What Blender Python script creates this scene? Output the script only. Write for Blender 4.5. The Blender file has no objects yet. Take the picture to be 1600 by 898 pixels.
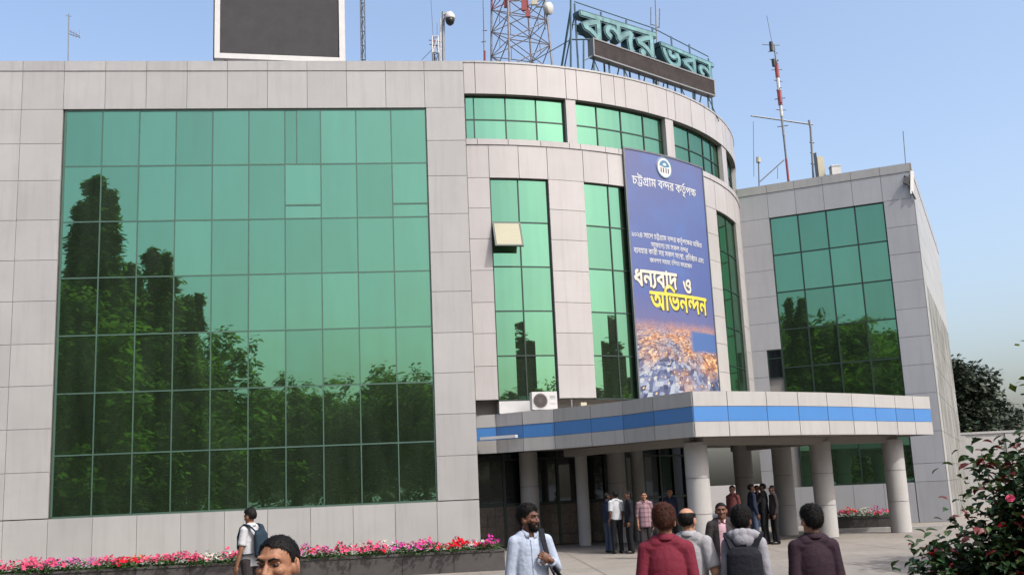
import bpy, bmesh, math, random
import numpy as np
from mathutils import Vector, Matrix, noise

PI = math.pi
R_ = math.radians
scene = bpy.context.scene
COL = scene.collection

# ------------------------------------------------------------------ camera
FPX, TILT, ROLL, EYE = 1668.57, 0.18940795, -0.0444410625, 1.79
_f = Vector((0, math.cos(TILT), math.sin(TILT)))
_r = Vector((1, 0, 0))
_u = Vector((0, -math.sin(TILT), math.cos(TILT)))
CAM_R = math.cos(ROLL) * _r + math.sin(ROLL) * _u
CAM_U = -math.sin(ROLL) * _r + math.cos(ROLL) * _u
CAM_F = _f
CAM_P = Vector((0, 0, EYE))
cam_data = bpy.data.cameras.new('camera')
cam = bpy.data.objects.new('camera', cam_data)
COL.objects.link(cam)
cam.matrix_world = Matrix(((CAM_R.x, CAM_U.x, -CAM_F.x, 0), (CAM_R.y, CAM_U.y, -CAM_F.y, 0),
                           (CAM_R.z, CAM_U.z, -CAM_F.z, EYE), (0, 0, 0, 1)))
cam_data.sensor_fit = 'HORIZONTAL'
cam_data.sensor_width = 36
cam_data.lens = FPX / 1600 * 36
cam_data.clip_start = 0.1
cam_data.clip_end = 3000
scene.camera = cam

# ------------------------------------------------------------------ daylight
SUN_AZ, SUN_EL = R_(48), R_(50)          # azimuth: degrees to the right of straight-behind-the-camera
sun_dir = Vector((math.sin(SUN_AZ) * math.cos(SUN_EL), -math.cos(SUN_AZ) * math.cos(SUN_EL), math.sin(SUN_EL)))
sd = bpy.data.lights.new('sun', 'SUN')
sd.energy = 2.0
sd.angle = R_(0.53)
sd.color = (1.0, 0.965, 0.915)
so = bpy.data.objects.new('sun', sd)
so.rotation_euler = sun_dir.to_track_quat('Z', 'Y').to_euler()
so.location = (30, -30, 40)
COL.objects.link(so)

world = bpy.data.worlds.new('World')
scene.world = world
world.use_nodes = True
wn = world.node_tree
sky = wn.nodes.new('ShaderNodeTexSky')
sky.sky_type = 'NISHITA'
sky.sun_disc = False
sky.sun_elevation = SUN_EL
sky.sun_rotation = math.atan2(sun_dir.x, sun_dir.y)
sky.altitude = 0
sky.air_density = 1.0
sky.dust_density = 5.2
sky.ozone_density = 1.0
wn.links.new(sky.outputs[0], wn.nodes['Background'].inputs[0])
wn.nodes['Background'].inputs[1].default_value = 0.138
vs = scene.view_settings
vs.view_transform = 'Standard'
vs.look = 'None'
vs.exposure = 1.1
vs.gamma = 1.0

# ------------------------------------------------------------------ helpers
def ray(px, py):
    d = (px - 801) * CAM_R - (py - 449) * CAM_U + FPX * CAM_F
    return d.normalized()

def at_depth(px, py, Y):
    d = ray(px, py)
    return CAM_P + d * (Y / d.y)

def tag(o, label=None, cat=None, group=None, kind=None):
    if label: o['label'] = label
    if cat: o['category'] = cat
    if group: o['group'] = group
    if kind: o['kind'] = kind
    return o

def empty(name, loc=(0, 0, 0), rz=0.0):
    o = bpy.data.objects.new(name, None)
    o.location = loc
    o.rotation_euler = (0, 0, rz)
    o.empty_display_size = 0.3
    COL.objects.link(o)
    return o

def link(name, me, parent=None):
    o = bpy.data.objects.new(name, me)
    COL.objects.link(o)
    if parent is not None:
        o.parent = parent
    return o

class MB:
    """collects polygons with material slots; build() links them as one mesh object"""
    def __init__(s):
        s.v, s.f, s.m = [], [], []
        s.mats = []
    def slot(s, mat):
        if mat not in s.mats: s.mats.append(mat)
        return s.mats.index(mat)
    def add(s, verts, faces, mat=None):
        b = len(s.v)
        s.v += [tuple(p) for p in verts]
        k = s.slot(mat) if mat is not None else 0
        for f in faces:
            s.f.append(tuple(i + b for i in f)); s.m.append(k)
    def box(s, c, d, mat=None, M=None):
        x, y, z = d[0] / 2, d[1] / 2, d[2] / 2
        vs = [Vector((sx * x, sy * y, sz * z)) for sx in (-1, 1) for sy in (-1, 1) for sz in (-1, 1)]
        if M is not None: vs = [M @ p for p in vs]
        c = Vector(c)
        s.add([p + c for p in vs], [(0, 1, 3, 2), (4, 6, 7, 5), (0, 4, 5, 1), (2, 3, 7, 6), (0, 2, 6, 4), (1, 5, 7, 3)], mat)
    def tube(s, p0, p1, r0, r1=None, n=8, mat=None, caps=True):
        p0, p1 = Vector(p0), Vector(p1)
        r1 = r0 if r1 is None else r1
        ax = (p1 - p0)
        if ax.length < 1e-7: return
        q = ax.to_track_quat('Z', 'Y')
        vs = []
        for p, r in ((p0, r0), (p1, r1)):
            for k in range(n):
                a = 2 * PI * k / n
                vs.append(p + q @ Vector((r * math.cos(a), r * math.sin(a), 0)))
        fs = [(k, (k + 1) % n, n + (k + 1) % n, n + k) for k in range(n)]
        if caps: fs += [tuple(range(n - 1, -1, -1)), tuple(range(n, 2 * n))]
        s.add(vs, fs, mat)
    def lathe(s, prof, n=16, mat=None, M=None, cap=True):
        vs, fs = [], []
        for r, z in prof:
            for k in range(n):
                a = 2 * PI * k / n
                p = Vector((r * math.cos(a), r * math.sin(a), z))
                vs.append(M @ p if M is not None else p)
        for i in range(len(prof) - 1):
            for k in range(n):
                a, b = i * n + k, i * n + (k + 1) % n
                fs.append((a, b, b + n, a + n))
        if cap:
            fs.append(tuple(range(n - 1, -1, -1)))
            fs.append(tuple(range((len(prof) - 1) * n, len(prof) * n)))
        s.add(vs, fs, mat)
    def mesh(s, name, mat=None, smooth=False):
        me = bpy.data.meshes.new(name)
        me.from_pydata(s.v, [], s.f)
        mats = s.mats if s.mats else ([mat] if mat else [])
        for m in mats: me.materials.append(m)
        if len(mats) > 1: me.polygons.foreach_set('material_index', s.m)
        if smooth: me.polygons.foreach_set('use_smooth', [True] * len(me.polygons))
        me.update()
        return me
    def build(s, name, mat=None, parent=None, smooth=False):
        return link(name, s.mesh(name, mat, smooth), parent)

# ------------------------------------------------------------------ materials
def lin(r, g, b):
    f = lambda c: (c / 255 / 12.92) if c / 255 <= 0.04045 else ((c / 255 + 0.055) / 1.055) ** 2.4
    return (f(r), f(g), f(b), 1)

ALB = 0.575      # scales every base colour to balance the exposure
def material(name, col, rough=0.6, metal=0.0, var=0.12, scale=2.0, spec=0.5, bump=0.0, bump_scale=60.0,
             streak=0.0, obj_var=0.0, streak_col=None, mid=None, coords='Object', trans=0.0, hue=0.0, coat=0.0, s0=0.5, s1=0.78):
    m = bpy.data.materials.new(name)
    m.use_nodes = True
    nt = m.node_tree
    N, L = nt.nodes, nt.links
    b = N['Principled BSDF']
    b.inputs['Roughness'].default_value = rough
    b.inputs['Metallic'].default_value = metal
    b.inputs['Specular IOR Level'].default_value = spec
    b.inputs['Coat Weight'].default_value = coat
    tc = N.new('ShaderNodeTexCoord')
    src = tc.outputs[coords]
    if coords == 'World':
        pass
    col = tuple(c * ALB for c in tuple(col)[:3])
    base = N.new('ShaderNodeRGB'); base.outputs[0].default_value = (*col, 1)
    cur = base.outputs[0]
    if var > 0:
        nz = N.new('ShaderNodeTexNoise'); nz.inputs['Scale'].default_value = scale; nz.inputs['Detail'].default_value = 6
        nz.inputs['Roughness'].default_value = 0.65
        L.new(src, nz.inputs['Vector'])
        mr = N.new('ShaderNodeMapRange'); mr.inputs[1].default_value = 0.3; mr.inputs[2].default_value = 0.7
        mr.inputs[3].default_value = 1 - var; mr.inputs[4].default_value = 1 + var * 0.6
        L.new(nz.outputs['Fac'], mr.inputs[0])
        mx = N.new('ShaderNodeVectorMath'); mx.operation = 'SCALE'
        L.new(cur, mx.inputs[0]); L.new(mr.outputs[0], mx.inputs['Scale'])
        cur = mx.outputs[0]
    if streak > 0:
        mp = N.new('ShaderNodeMapping'); mp.inputs['Scale'].default_value = (5.0, 5.0, 0.35)
        L.new(src, mp.inputs['Vector'])
        n2 = N.new('ShaderNodeTexNoise'); n2.inputs['Scale'].default_value = 1.3; n2.inputs['Detail'].default_value = 8
        L.new(mp.outputs[0], n2.inputs['Vector'])
        r2 = N.new('ShaderNodeMapRange'); r2.inputs[1].default_value = s0; r2.inputs[2].default_value = s1
        r2.inputs[3].default_value = 0; r2.inputs[4].default_value = streak
        L.new(n2.outputs['Fac'], r2.inputs[0])
        mix = N.new('ShaderNodeMix'); mix.data_type = 'RGBA'
        L.new(r2.outputs[0], mix.inputs['Factor']); L.new(cur, mix.inputs['A'])
        sc = (tuple(c * ALB for c in streak_col) if streak_col else None) or (col[0] * 0.45, col[1] * 0.43, col[2] * 0.38)
        mix.inputs['B'].default_value = (*tuple(sc)[:3], 1)
        cur = mix.outputs['Result']
    if obj_var > 0 or hue > 0:
        oi = N.new('ShaderNodeObjectInfo')
        hs = N.new('ShaderNodeHueSaturation')
        m1 = N.new('ShaderNodeMapRange'); m1.inputs[3].default_value = 1 - obj_var; m1.inputs[4].default_value = 1 + obj_var
        L.new(oi.outputs['Random'], m1.inputs[0]); L.new(m1.outputs[0], hs.inputs['Value'])
        if hue > 0:
            m2 = N.new('ShaderNodeMapRange'); m2.inputs[3].default_value = 0.5 - hue; m2.inputs[4].default_value = 0.5 + hue
            fr = N.new('ShaderNodeMath'); fr.operation = 'FRACT'
            ml = N.new('ShaderNodeMath'); ml.operation = 'MULTIPLY'; ml.inputs[1].default_value = 7.31
            L.new(oi.outputs['Random'], ml.inputs[0]); L.new(ml.outputs[0], fr.inputs[0]); L.new(fr.outputs[0], m2.inputs[0])
            L.new(m2.outputs[0], hs.inputs['Hue'])
        L.new(cur, hs.inputs['Color']); cur = hs.outputs[0]
    L.new(cur, b.inputs['Base Color'])
    if bump > 0:
        nb = N.new('ShaderNodeTexNoise'); nb.inputs['Scale'].default_value = bump_scale; nb.inputs['Detail'].default_value = 4
        L.new(src, nb.inputs['Vector'])
        bp = N.new('ShaderNodeBump'); bp.inputs['Strength'].default_value = bump; bp.inputs['Distance'].default_value = 0.02
        L.new(nb.outputs['Fac'], bp.inputs['Height']); L.new(bp.outputs[0], b.inputs['Normal'])
    if trans > 0:
        out = N['Material Output']
        tr = N.new('ShaderNodeBsdfTranslucent'); L.new(cur, tr.inputs['Color'])
        ms = N.new('ShaderNodeMixShader'); ms.inputs[0].default_value = trans
        L.new(b.outputs[0], ms.inputs[1]); L.new(tr.outputs[0], ms.inputs[2]); L.new(ms.outputs[0], out.inputs['Surface'])
    return m

M = {}
M['clad_grey'] = material('grey_cladding', (0.485, 0.483, 0.48), 0.42, var=0.08, scale=0.7, streak=0.2, obj_var=0.05)
M['clad_white'] = material('pale_cladding', (0.53, 0.508, 0.508), 0.42, var=0.07, scale=0.7, streak=0.34, obj_var=0.045, streak_col=(0.40, 0.34, 0.31))
M['clad_right'] = material('right_cladding', (0.48, 0.495, 0.53), 0.42, var=0.07, scale=0.6, streak=0.18, obj_var=0.035)  # bluish base carries the sky-filled shade on this front
M['clad_stain'] = material('stained_cladding', (0.50, 0.50, 0.50), 0.65, var=0.14, scale=0.5, streak=0.92, obj_var=0.08, streak_col=(0.105, 0.105, 0.07), s0=.42, s1=.52)
M['coping'] = material('coping_metal', (0.47, 0.47, 0.47), 0.45, var=0.10, scale=1.0, streak=0.25, obj_var=0.04)
M['joint'] = material('dark_joint', (0.06, 0.055, 0.05), 0.8, var=0.1)
M['backing'] = material('backing_wall', (0.30, 0.29, 0.28), 0.8, var=0.1)
M['mullion'] = material('mullion_aluminium', (0.085, 0.17, 0.13), 0.45, 0.2, var=0.1)
M['mullion_dark'] = material('dark_mullion', (0.02, 0.045, 0.035), 0.5, 0.2, var=0.1)
M['blue'] = material('blue_band', (0.075, 0.26, 0.64), 0.38, var=0.06, scale=0.8, streak=0.12, obj_var=0.04, streak_col=(0.12, 0.30, 0.66))
M['fascia'] = material('fascia_white', (0.52, 0.51, 0.50), 0.42, var=0.06, scale=0.8, streak=0.25, obj_var=0.03)
M['sealant'] = material('joint_sealant', (0.27, 0.26, 0.25), 0.85, var=0.25, scale=3)
M['soffit'] = material('soffit_paint', (0.42, 0.39, 0.36), 0.7, var=0.08)
M['column'] = material('column_cladding', (0.56, 0.55, 0.54), 0.8, spec=.15, var=0.10, scale=1.0, streak=0.15)
M['granite'] = material('brown_granite', (0.13, 0.10, 0.078), 0.45, var=0.5, scale=9, obj_var=0.25)
M['steel'] = material('galvanised_steel', (0.20, 0.215, 0.24), 0.5, 0.4, var=0.15, scale=6)
M['steel_teal'] = material('teal_painted_steel', (0.07, 0.15, 0.19), 0.55, 0.1, var=0.15, scale=6)
M['white_paint'] = material('white_paint', (0.72, 0.72, 0.72), 0.5, var=0.08, scale=3)
M['dish'] = material('dish_white', (0.75, 0.75, 0.74), 0.4, var=0.05)
M['red_paint'] = material('red_paint', (0.32, 0.05, 0.05), 0.55, var=0.2, scale=6)
M['black'] = material('black_plastic', (0.018, 0.018, 0.02), 0.4, var=0.1)
M['cream'] = material('cream_plastic', (0.60, 0.56, 0.42), 0.5, var=0.08)
M['pole_grey'] = material('grey_pole', (0.28, 0.29, 0.30), 0.45, 0.2, var=0.1)
M['interior_shade'] = material('interior_shade', (0.012, 0.012, 0.013), 0.9, var=0.2)  # near-black colour stands in for the unlit space behind the entrance
M['planter'] = material('planter_stone', (0.075, 0.068, 0.068), 0.6, var=0.25, scale=5, obj_var=0.1, bump=0.1)
M['soil'] = material('soil', (0.05, 0.035, 0.025), 0.95, var=0.3, scale=8, bump=0.4)

def glass_material(name, tint, rough, dark, fac):
    """coated curtain-wall glass: tinted mirror film over a dark green body; every pane a little different"""
    m = bpy.data.materials.new(name); m.use_nodes = True
    nt = m.node_tree; N, L = nt.nodes, nt.links
    b = N['Principled BSDF']; out = N['Material Output']
    b.inputs['Base Color'].default_value = (*dark, 1)
    b.inputs['Roughness'].default_value = 0.25
    g = N.new('ShaderNodeBsdfGlossy'); g.inputs['Roughness'].default_value = rough
    oi = N.new('ShaderNodeObjectInfo')
    mr = N.new('ShaderNodeMapRange'); mr.inputs[3].default_value = 0.88; mr.inputs[4].default_value = 1.07
    L.new(oi.outputs['Random'], mr.inputs[0])
    vm = N.new('ShaderNodeVectorMath'); vm.operation = 'SCALE'; vm.inputs[0].default_value = tint
    L.new(mr.outputs[0], vm.inputs['Scale'])
    tc = N.new('ShaderNodeTexCoord')
    # faint dust film in broad vertical bands
    mp = N.new('ShaderNodeMapping'); mp.inputs['Scale'].default_value = (1.2, 1.2, 0.25); L.new(tc.outputs['Object'], mp.inputs[0])
    nz = N.new('ShaderNodeTexNoise'); nz.inputs['Scale'].default_value = 1.6; nz.inputs['Detail'].default_value = 5; L.new(mp.outputs[0], nz.inputs['Vector'])
    m2 = N.new('ShaderNodeMapRange'); m2.inputs[1].default_value = 0.35; m2.inputs[2].default_value = 0.7
    m2.inputs[3].default_value = fac; m2.inputs[4].default_value = fac - 0.10
    L.new(nz.outputs['Fac'], m2.inputs[0])
    L.new(vm.outputs[0], g.inputs['Color'])
    wv = N.new('ShaderNodeTexNoise'); wv.inputs['Scale'].default_value = 0.9; wv.inputs['Detail'].default_value = 1; L.new(tc.outputs['Object'], wv.inputs['Vector'])
    bp = N.new('ShaderNodeBump'); bp.inputs['Strength'].default_value = 0.09; bp.inputs['Distance'].default_value = 0.05
    L.new(wv.outputs['Fac'], bp.inputs['Height']); L.new(bp.outputs[0], g.inputs['Normal'])
    ms = N.new('ShaderNodeMixShader'); L.new(m2.outputs[0], ms.inputs[0]); L.new(b.outputs[0], ms.inputs[1]); L.new(g.outputs[0], ms.inputs[2])
    L.new(ms.outputs[0], out.inputs['Surface'])
    return m

M['glass'] = glass_material('green_mirror_glass', (0.145, 0.335, 0.225), 0.012, (0.055, 0.092, 0.052), 0.87)
M['glass_dark'] = glass_material('dark_entrance_glass', (0.06, 0.075, 0.10), 0.03, (0.006, 0.008, 0.012), 0.5)  # near-black body paints in the canopy shade and unlit interior

# ------------------------------------------------------------------ ground
def ground_material():
    m = material('plaza_concrete', (0.325, 0.295, 0.26), 0.85, var=0.22, scale=0.35, bump=0.25, bump_scale=40)
    nt = m.node_tree; N, L = nt.nodes, nt.links
    b = N['Principled BSDF']
    link_ = b.inputs['Base Color'].links[0]; cur = link_.from_socket
    tc = N.new('ShaderNodeTexCoord')
    n2 = N.new('ShaderNodeTexNoise'); n2.inputs['Scale'].default_value = 3.5; n2.inputs['Detail'].default_value = 9; n2.inputs['Roughness'].default_value = 0.7
    L.new(tc.outputs['Object'], n2.inputs['Vector'])
    r2 = N.new('ShaderNodeMapRange'); r2.inputs[1].default_value = 0.42; r2.inputs[2].default_value = 0.75; r2.inputs[3].default_value = 1.0; r2.inputs[4].default_value = 0.72
    L.new(n2.outputs['Fac'], r2.inputs[0])
    sc = N.new('ShaderNodeVectorMath'); sc.operation = 'SCALE'
    L.new(cur, sc.inputs[0]); L.new(r2.outputs[0], sc.inputs['Scale'])
    L.new(sc.outputs[0], b.inputs['Base Color'])
    return m
M['plaza'] = ground_material()
g = MB(); g.add([(-600, -400, 0), (600, -400, 0), (600, 900, 0), (-600, 900, 0)], [(0, 1, 2, 3)], M['plaza'])
tag(g.build('ground'), kind='structure')
# casting joints of the plaza: shallow dark strips between slabs
M['slab_joint'] = material('slab_joint_mortar', (0.27, 0.24, 0.21), 0.95, var=0.3, scale=4)
sj = MB()
for k in range(10):
    y = 9 + k * 2.6
    sj.add([(-14, y - .012, .004), (24, y - .012 + 2.2, .004), (24, y + .012 + 2.2, .004), (-14, y + .012, .004)], [(0, 1, 2, 3)], M['slab_joint'])
for k in range(13):
    x = -13 + k * 2.6
    sj.add([(x - .012, 8, .008), (x + .012, 8, .008), (x + .012 - 1.6, 36, .008), (x - .012 - 1.6, 36, .008)], [(0, 1, 2, 3)], M['slab_joint'])
tag(sj.build('paving_joints'), kind='structure')

# ------------------------------------------------------------------ the office building
AL, AR = 0.11121535, 0.42276457
OW = Vector((-1.321, 34.0, 0)); EW = Vector((math.cos(AL), math.sin(AL), 0)); NW = Vector((math.sin(AL), -math.cos(AL), 0))
CC = Vector((-2.793, 46.871, 0)); RC = 12.871
OR = Vector((9.768, 44.063, 0)); ER = Vector((math.cos(AR), -math.sin(AR), 0)); NR = Vector((-math.sin(AR), -math.cos(AR), 0))
WR = 6.97
OS = OR + ER * WR; ES = Vector((math.sin(AR), math.cos(AR), 0)); NS = Vector((math.cos(AR), -math.sin(AR), 0))
Z = Vector((0, 0, 1))
def wing(a, z, d): return OW + EW * a + NW * d + Z * z
def curve(a, z, d):
    t = R_(a); return CC + Vector((math.sin(t), -math.cos(t), 0)) * (RC + d) + Z * z
def rwall(a, z, d): return OR + ER * a + NR * d + Z * z
def swall(a, z, d): return OS + ES * a + NS * d + Z * z

def slab(S, a0, a1, z0, z1, d0, d1, n=1, mb=None, mat=None, jit=None):
    mb = mb or MB()
    vs = []
    for i in range(n + 1):
        a = a0 + (a1 - a0) * i / n
        for (z, d) in ((z0, d1), (z1, d1), (z1, d0), (z0, d0)):
            dd = d
            if jit: dd += jit[0] * (a - (a0 + a1) / 2) / max(abs(a1 - a0), 1e-6) + jit[1] * (z - (z0 + z1) / 2) / (z1 - z0)
            vs.append(S(a, z, dd))
    fs = []
    for i in range(n):
        b = 4 * i
        for k in range(4):
            k2 = (k + 1) % 4
            fs.append((b + k, b + k2, b + 4 + k2, b + 4 + k))
    fs.append((3, 2, 1, 0)); e = 4 * n; fs.append((e, e + 1, e + 2, e + 3))
    mb.add(vs, fs, mat)
    return mb

BLD = empty('office_building', (1.0, 36.0, 0))
tag(BLD, 'pale panel clad office block with green mirrored glazing and a curved entrance front', 'building')
def wlink(name, me, parent):
    o = link(name, me, parent)
    if parent.type == 'EMPTY':
        o.matrix_parent_inverse = (Matrix.Translation(parent.location) @ parent.rotation_euler.to_matrix().to_4x4()).inverted()
    return o
random.seed(7)
def panel(S, a0, a1, z0, z1, mat, parent, d0=-0.1, d1=0.03, n=1, name='cladding_panel', gap=0.0075, ga=None):
    ga = gap if ga is None else ga
    j = (random.uniform(-.004, .004), random.uniform(-.004, .004))
    mb = slab(S, a0 + ga, a1 - ga, z0 + gap, z1 - gap, d0, d1, n, jit=j, mat=mat)
    if name in ('cladding_panel', 'coping_panel', 'fascia_panel', 'blue_fascia_panel', 'sill_panel'):
        slab(S, a0 + ga * .05, a1 - ga * .05, z0 + gap * .05, z1 - gap * .05, d0 + .004, d1 - .016, n, mb=mb, mat=M['sealant'])
    return wlink(name, mb.mesh(name, mat), parent)
def pane(S, a0, a1, z0, z1, parent, d0, d1, n=1, mat=None, tilt=0.009, ga=0.0):
    j = (random.uniform(-tilt, tilt), random.uniform(-tilt, tilt))
    mb = slab(S, a0 + ga, a1 - ga, z0, z1, d0, d1, n, jit=j)
    return wlink('glass_pane', mb.mesh('glass_pane', mat or M['glass']), parent)

# ---- left wing
ZR = [14.47, 12.60, 10.77, 8.96, 7.14, 5.35, 3.48, 1.64]
UC = [-12.86 + 1.155 * k for k in range(11)]
UL = -19.4
core = MB()
slab(wing, UL, -0.02, 0, 15.9, -11.0, -0.10, mb=core, mat=M['backing'])
wall = wlink('wing_wall', core.mesh('wing_wall'), BLD); wall['label'] = 'dull grey panel clad wall of the left wing'
us = [-12.93 - 1.29 * k for k in range(5, 0, -1)] + [-12.93 + 1.29 * k for k in range(10)] + [0.0]
us[-1] = 0.0
for a0, a1 in zip(us[:-1], us[1:]):
    panel(wing, a0, a1, 14.50, 15.80, M['clad_grey'], wall)
    panel(wing, a0, a1, 15.80, 16.15, M['coping'], wall, d0=-.5, d1=0.05, name='coping_panel')
pj = [1.64, 3.01, 4.31, 5.62, 6.91, 8.25, 9.55, 10.84, 12.13, 13.35, 14.50]
for z0, z1 in zip(pj[:-1], pj[1:]):
    panel(wing, -1.29, 0.0, z0, z1, M['clad_grey'], wall)
    for k in range(5):
        panel(wing, us[k], us[k + 1], z0, z1, M['clad_grey'], wall)
for a0, a1 in zip(us[:-1], us[1:]):
    panel(wing, a0, a1, 0.0, 1.62, M['clad_grey'], wall)
# glazing grid of the left wing
fr = MB()
for k, u in enumerate(UC):
    w = .019 if 0 < k < 10 else .03
    slab(wing, u - w, u + w, ZR[-1] + .01, ZR[0] - .01, -.099, -.022, mb=fr)
for k, z in enumerate(ZR):
    w = .022 if 0 < k < 7 else .035
    slab(wing, UC[0] + .02, UC[-1] - .02, z - w, z + w, -.098, -.026, mb=fr)
slab(wing, UC[6] + .36, UC[6] + .40, ZR[1], ZR[0], -.097, -.03, mb=fr)
for (k, z) in ((6, 11.22), (9, 11.22)):
    slab(wing, UC[k] + .02, UC[k + 1] - .02, z - .025, z + .025, -.096, -.02, mb=fr)
cw = wlink('curtain_wall', fr.mesh('curtain_wall', M['mullion']), BLD)
cw['label'] = 'large flat grid of green mirrored panes on the left wing'
for r in range(7):
    for c in range(10):
        pane(wing, UC[c] + .020, UC[c + 1] - .020, ZR[r + 1] + .023, ZR[r] - .023, cw, -.07, -.04)

# ---- curved centre
core = MB()
slab(curve, 6.5, 100, 4.72, 15.9, -6.0, -0.36, n=40, mb=core, mat=M['backing'])
slab(curve, 3, 100, 4.2, 4.72, -6.0, -0.60, n=40, mb=core, mat=M['soffit'])
cwall = wlink('curved_wall', core.mesh('curved_wall'), BLD); cwall['label'] = 'pale pinkish panel clad curved front'
ph = [6.55, 8.27, 12.87, 17.93, 22.6, 24.5, 28.9, 31.4, 33.55, 38.35, 43.06, 45.08, 49.9, 54.8, 59.7, 63.4, 65.4, 70.2, 75, 79, 84, 89]
for a0, a1 in zip(ph[:-1], ph[1:]):
    panel(curve, a0, a1, 15.02, 16.12, M['clad_white'], cwall, d0=-.35, d1=0.03, n=3, ga=.05)
    panel(curve, a0, a1, 16.12, 16.20, M['coping'], cwall, d0=-.4, d1=0.05, n=3, ga=.02, name='coping_panel')
for a0, a1 in zip(ph[:-1], ph[1:]):
    panel(curve, a0, a1, 13.22, 13.43, M['clad_white'], cwall, d0=-.35, d1=0.06, n=3, ga=.05, name='sill_panel')
zj = [4.72, 5.80, 6.86, 7.88, 8.94, 10.0, 11.04, 12.08, 13.22]
strips = [(9.85, 18.85), (24.8, 33.6), (56.5, 67.9)]
piers = [(6.55, 9.85, 1), (18.85, 24.8, 1), (33.6, 56.5, 4), (67.9, 77.6, 2), (77.6, 88, 2)]
for a0, a1, nn in piers:
    for z0, z1 in zip(zj[:-1], zj[1:]):
        for q in range(nn):
            b0, b1 = a0 + (a1 - a0) * q / nn, a0 + (a1 - a0) * (q + 1) / nn
            panel(curve, b0, b1, z0, z1, M['clad_white'], cwall, d0=-.35, d1=.03, n=3, ga=.05)
heads = []
for a0, a1 in strips:
    nn = 2
    for q in range(nn):
        b0, b1 = a0 + (a1 - a0) * q / nn, a0 + (a1 - a0) * (q + 1) / nn
        panel(curve, b0, b1, 12.08, 13.22, M['clad_white'], cwall, d0=-.35, d1=.03, n=3, ga=.05)
# piers between the upper windows
for a0, a1 in ((22.5, 24.15), (42.4, 44.4), (62.3, 65.2), (77.3, 79.5)):
    panel(curve, a0, a1, 13.43, 15.02, M['clad_white'], cwall, d0=-.35, d1=.0, n=2, ga=0, name='pier_panel')
def curved_glazing(label, grid_a, grid_z, d, wa=.09, wz=.021):
    fr = MB()
    for a in grid_a: slab(curve, a - wa, a + wa, grid_z[-1], grid_z[0], d - .03, d + .035, n=1, mb=fr)
    for z in grid_z: slab(curve, grid_a[0], grid_a[-1], z - wz, z + wz, d - .029, d + .03, n=10, mb=fr)
    w = wlink('curtain_wall', fr.mesh('curtain_wall', M['mullion_dark']), BLD); w['label'] = label
    for a0, a1 in zip(grid_a[:-1], grid_a[1:]):
        for z0, z1 in zip(grid_z[:-1], grid_z[1:]):
            pane(curve, a0 + wa, a1 - wa, z1 + wz, z0 - wz, w, d - .02, d + .005, n=3, tilt=.004)
zb = [15.02, 14.17, 13.43]
curved_glazing('curved clerestory band of two rows of green panes, left bay', [6.7, 8.0, 12.9, 17.8, 22.35], zb, -.20)
curved_glazing('curved clerestory band of two rows of green panes, middle bay', [24.3, 28.3, 33.0, 37.8, 42.25], zb, -.20)
curved_glazing('curved clerestory band of two rows of green panes behind the sign end', [44.5, 49.9, 55.0, 58.6, 62.2], zb, -.20)
curved_glazing('short clerestory band at the end of the curve', [65.3, 69.3, 73.3, 77.2], zb, -.20)
zs = [12.06, 10.58, 9.08, 7.60, 6.13, 4.70]
curved_glazing('tall strip of green panes with one open top hung sash', [9.95, 14.2, 18.75], zs, -.10)
curved_glazing('tall strip of green panes left of the banner', [24.9, 29.3, 33.5], zs, -.10)
curved_glazing('tall dark green strip of panes right of the banner', [56.6, 62.3, 67.8], zs, -.10)
# open sash in the first strip
sash = MB()
hinge = curve(12.05, 10.55, .02); tN = (curve(12.05, 0, 1) - curve(12.05, 0, 0)).normalized(); tT = Vector((-tN.y, tN.x, 0))
if tT.x < 0: tT = -tT
ang = R_(24); dn = (-Z * math.cos(ang) + tN * math.sin(ang)); nn_ = tN * math.cos(ang) + Z * math.sin(ang)
ML = Matrix((tT, nn_, -dn)).transposed()
W_, H_ = .95, .98
for (cx, cz, w, h) in ((0, -.03, W_, .06), (0, -H_ + .03, W_, .06), (-W_ / 2 + .03, -H_ / 2, .06, H_ - .12), (W_ / 2 - .03, -H_ / 2, .06, H_ - .12)):
    sash.box(hinge + ML @ Vector((cx, 0, cz)), (w, .06, h), M=ML)
sa = wlink('open_sash', sash.mesh('open_sash', M['mullion_dark']), BLD); sa['label'] = 'open top hung sash swung out from the first glass strip'
sp = MB(); sp.box(hinge + ML @ Vector((0, .012, -H_ / 2)), (W_ - .11, .03, H_ - .11), M=ML)
M['blind'] = material('beige_backed_glass', (0.40, 0.385, 0.27), 0.4, spec=.2, var=0.05)
wlink('sash_pane', sp.mesh('sash_pane', M['blind']), sa)

# ---- right block
core = MB()
slab(rwall, 0.0, WR - .02, 0, 13.85, -18.0, -0.08, mb=core, mat=M['backing'])
rw = wlink('right_block_wall', core.mesh('right_block_wall'), BLD); rw['label'] = 'grey panel clad front of the right block'
ur = [0.0, 1.25, 2.39, 3.53, 4.67, 5.81, WR]
zr = [14.04, 13.68, 12.60]
for a0, a1 in zip(ur[:-1], ur[1:]):
    panel(rwall, a0, a1, 12.60, 13.68, M['clad_right'], rw)
    panel(rwall, a0, a1, 13.68, 14.04, M['coping'], rw, d0=-.5, d1=.05, name='coping_panel')
zq = [12.60 - 1.105 * k for k in range(8)] + [3.4, 2.2, 1.52, .0]
for z0, z1 in zip(zq[1:], zq[:-1]):
    if 5.9 < z1 < 7.2:
        panel(rwall, 0, .66, z0, z1, M['clad_right'], rw)
    else:
        panel(rwall, 0, 1.25, z0, z1, M['clad_right'], rw)
    panel(rwall, 5.83, WR, z0, z1, M['clad_right'], rw)
sw = MB(); slab(rwall, .70, 1.22, 5.92, 7.05, -.07, -.03, mb=sw)
swo = wlink('small_window', sw.mesh('small_window', M['glass_dark']), BLD); swo['label'] = 'small dark window beside the right block glazing'
swf = MB()
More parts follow.
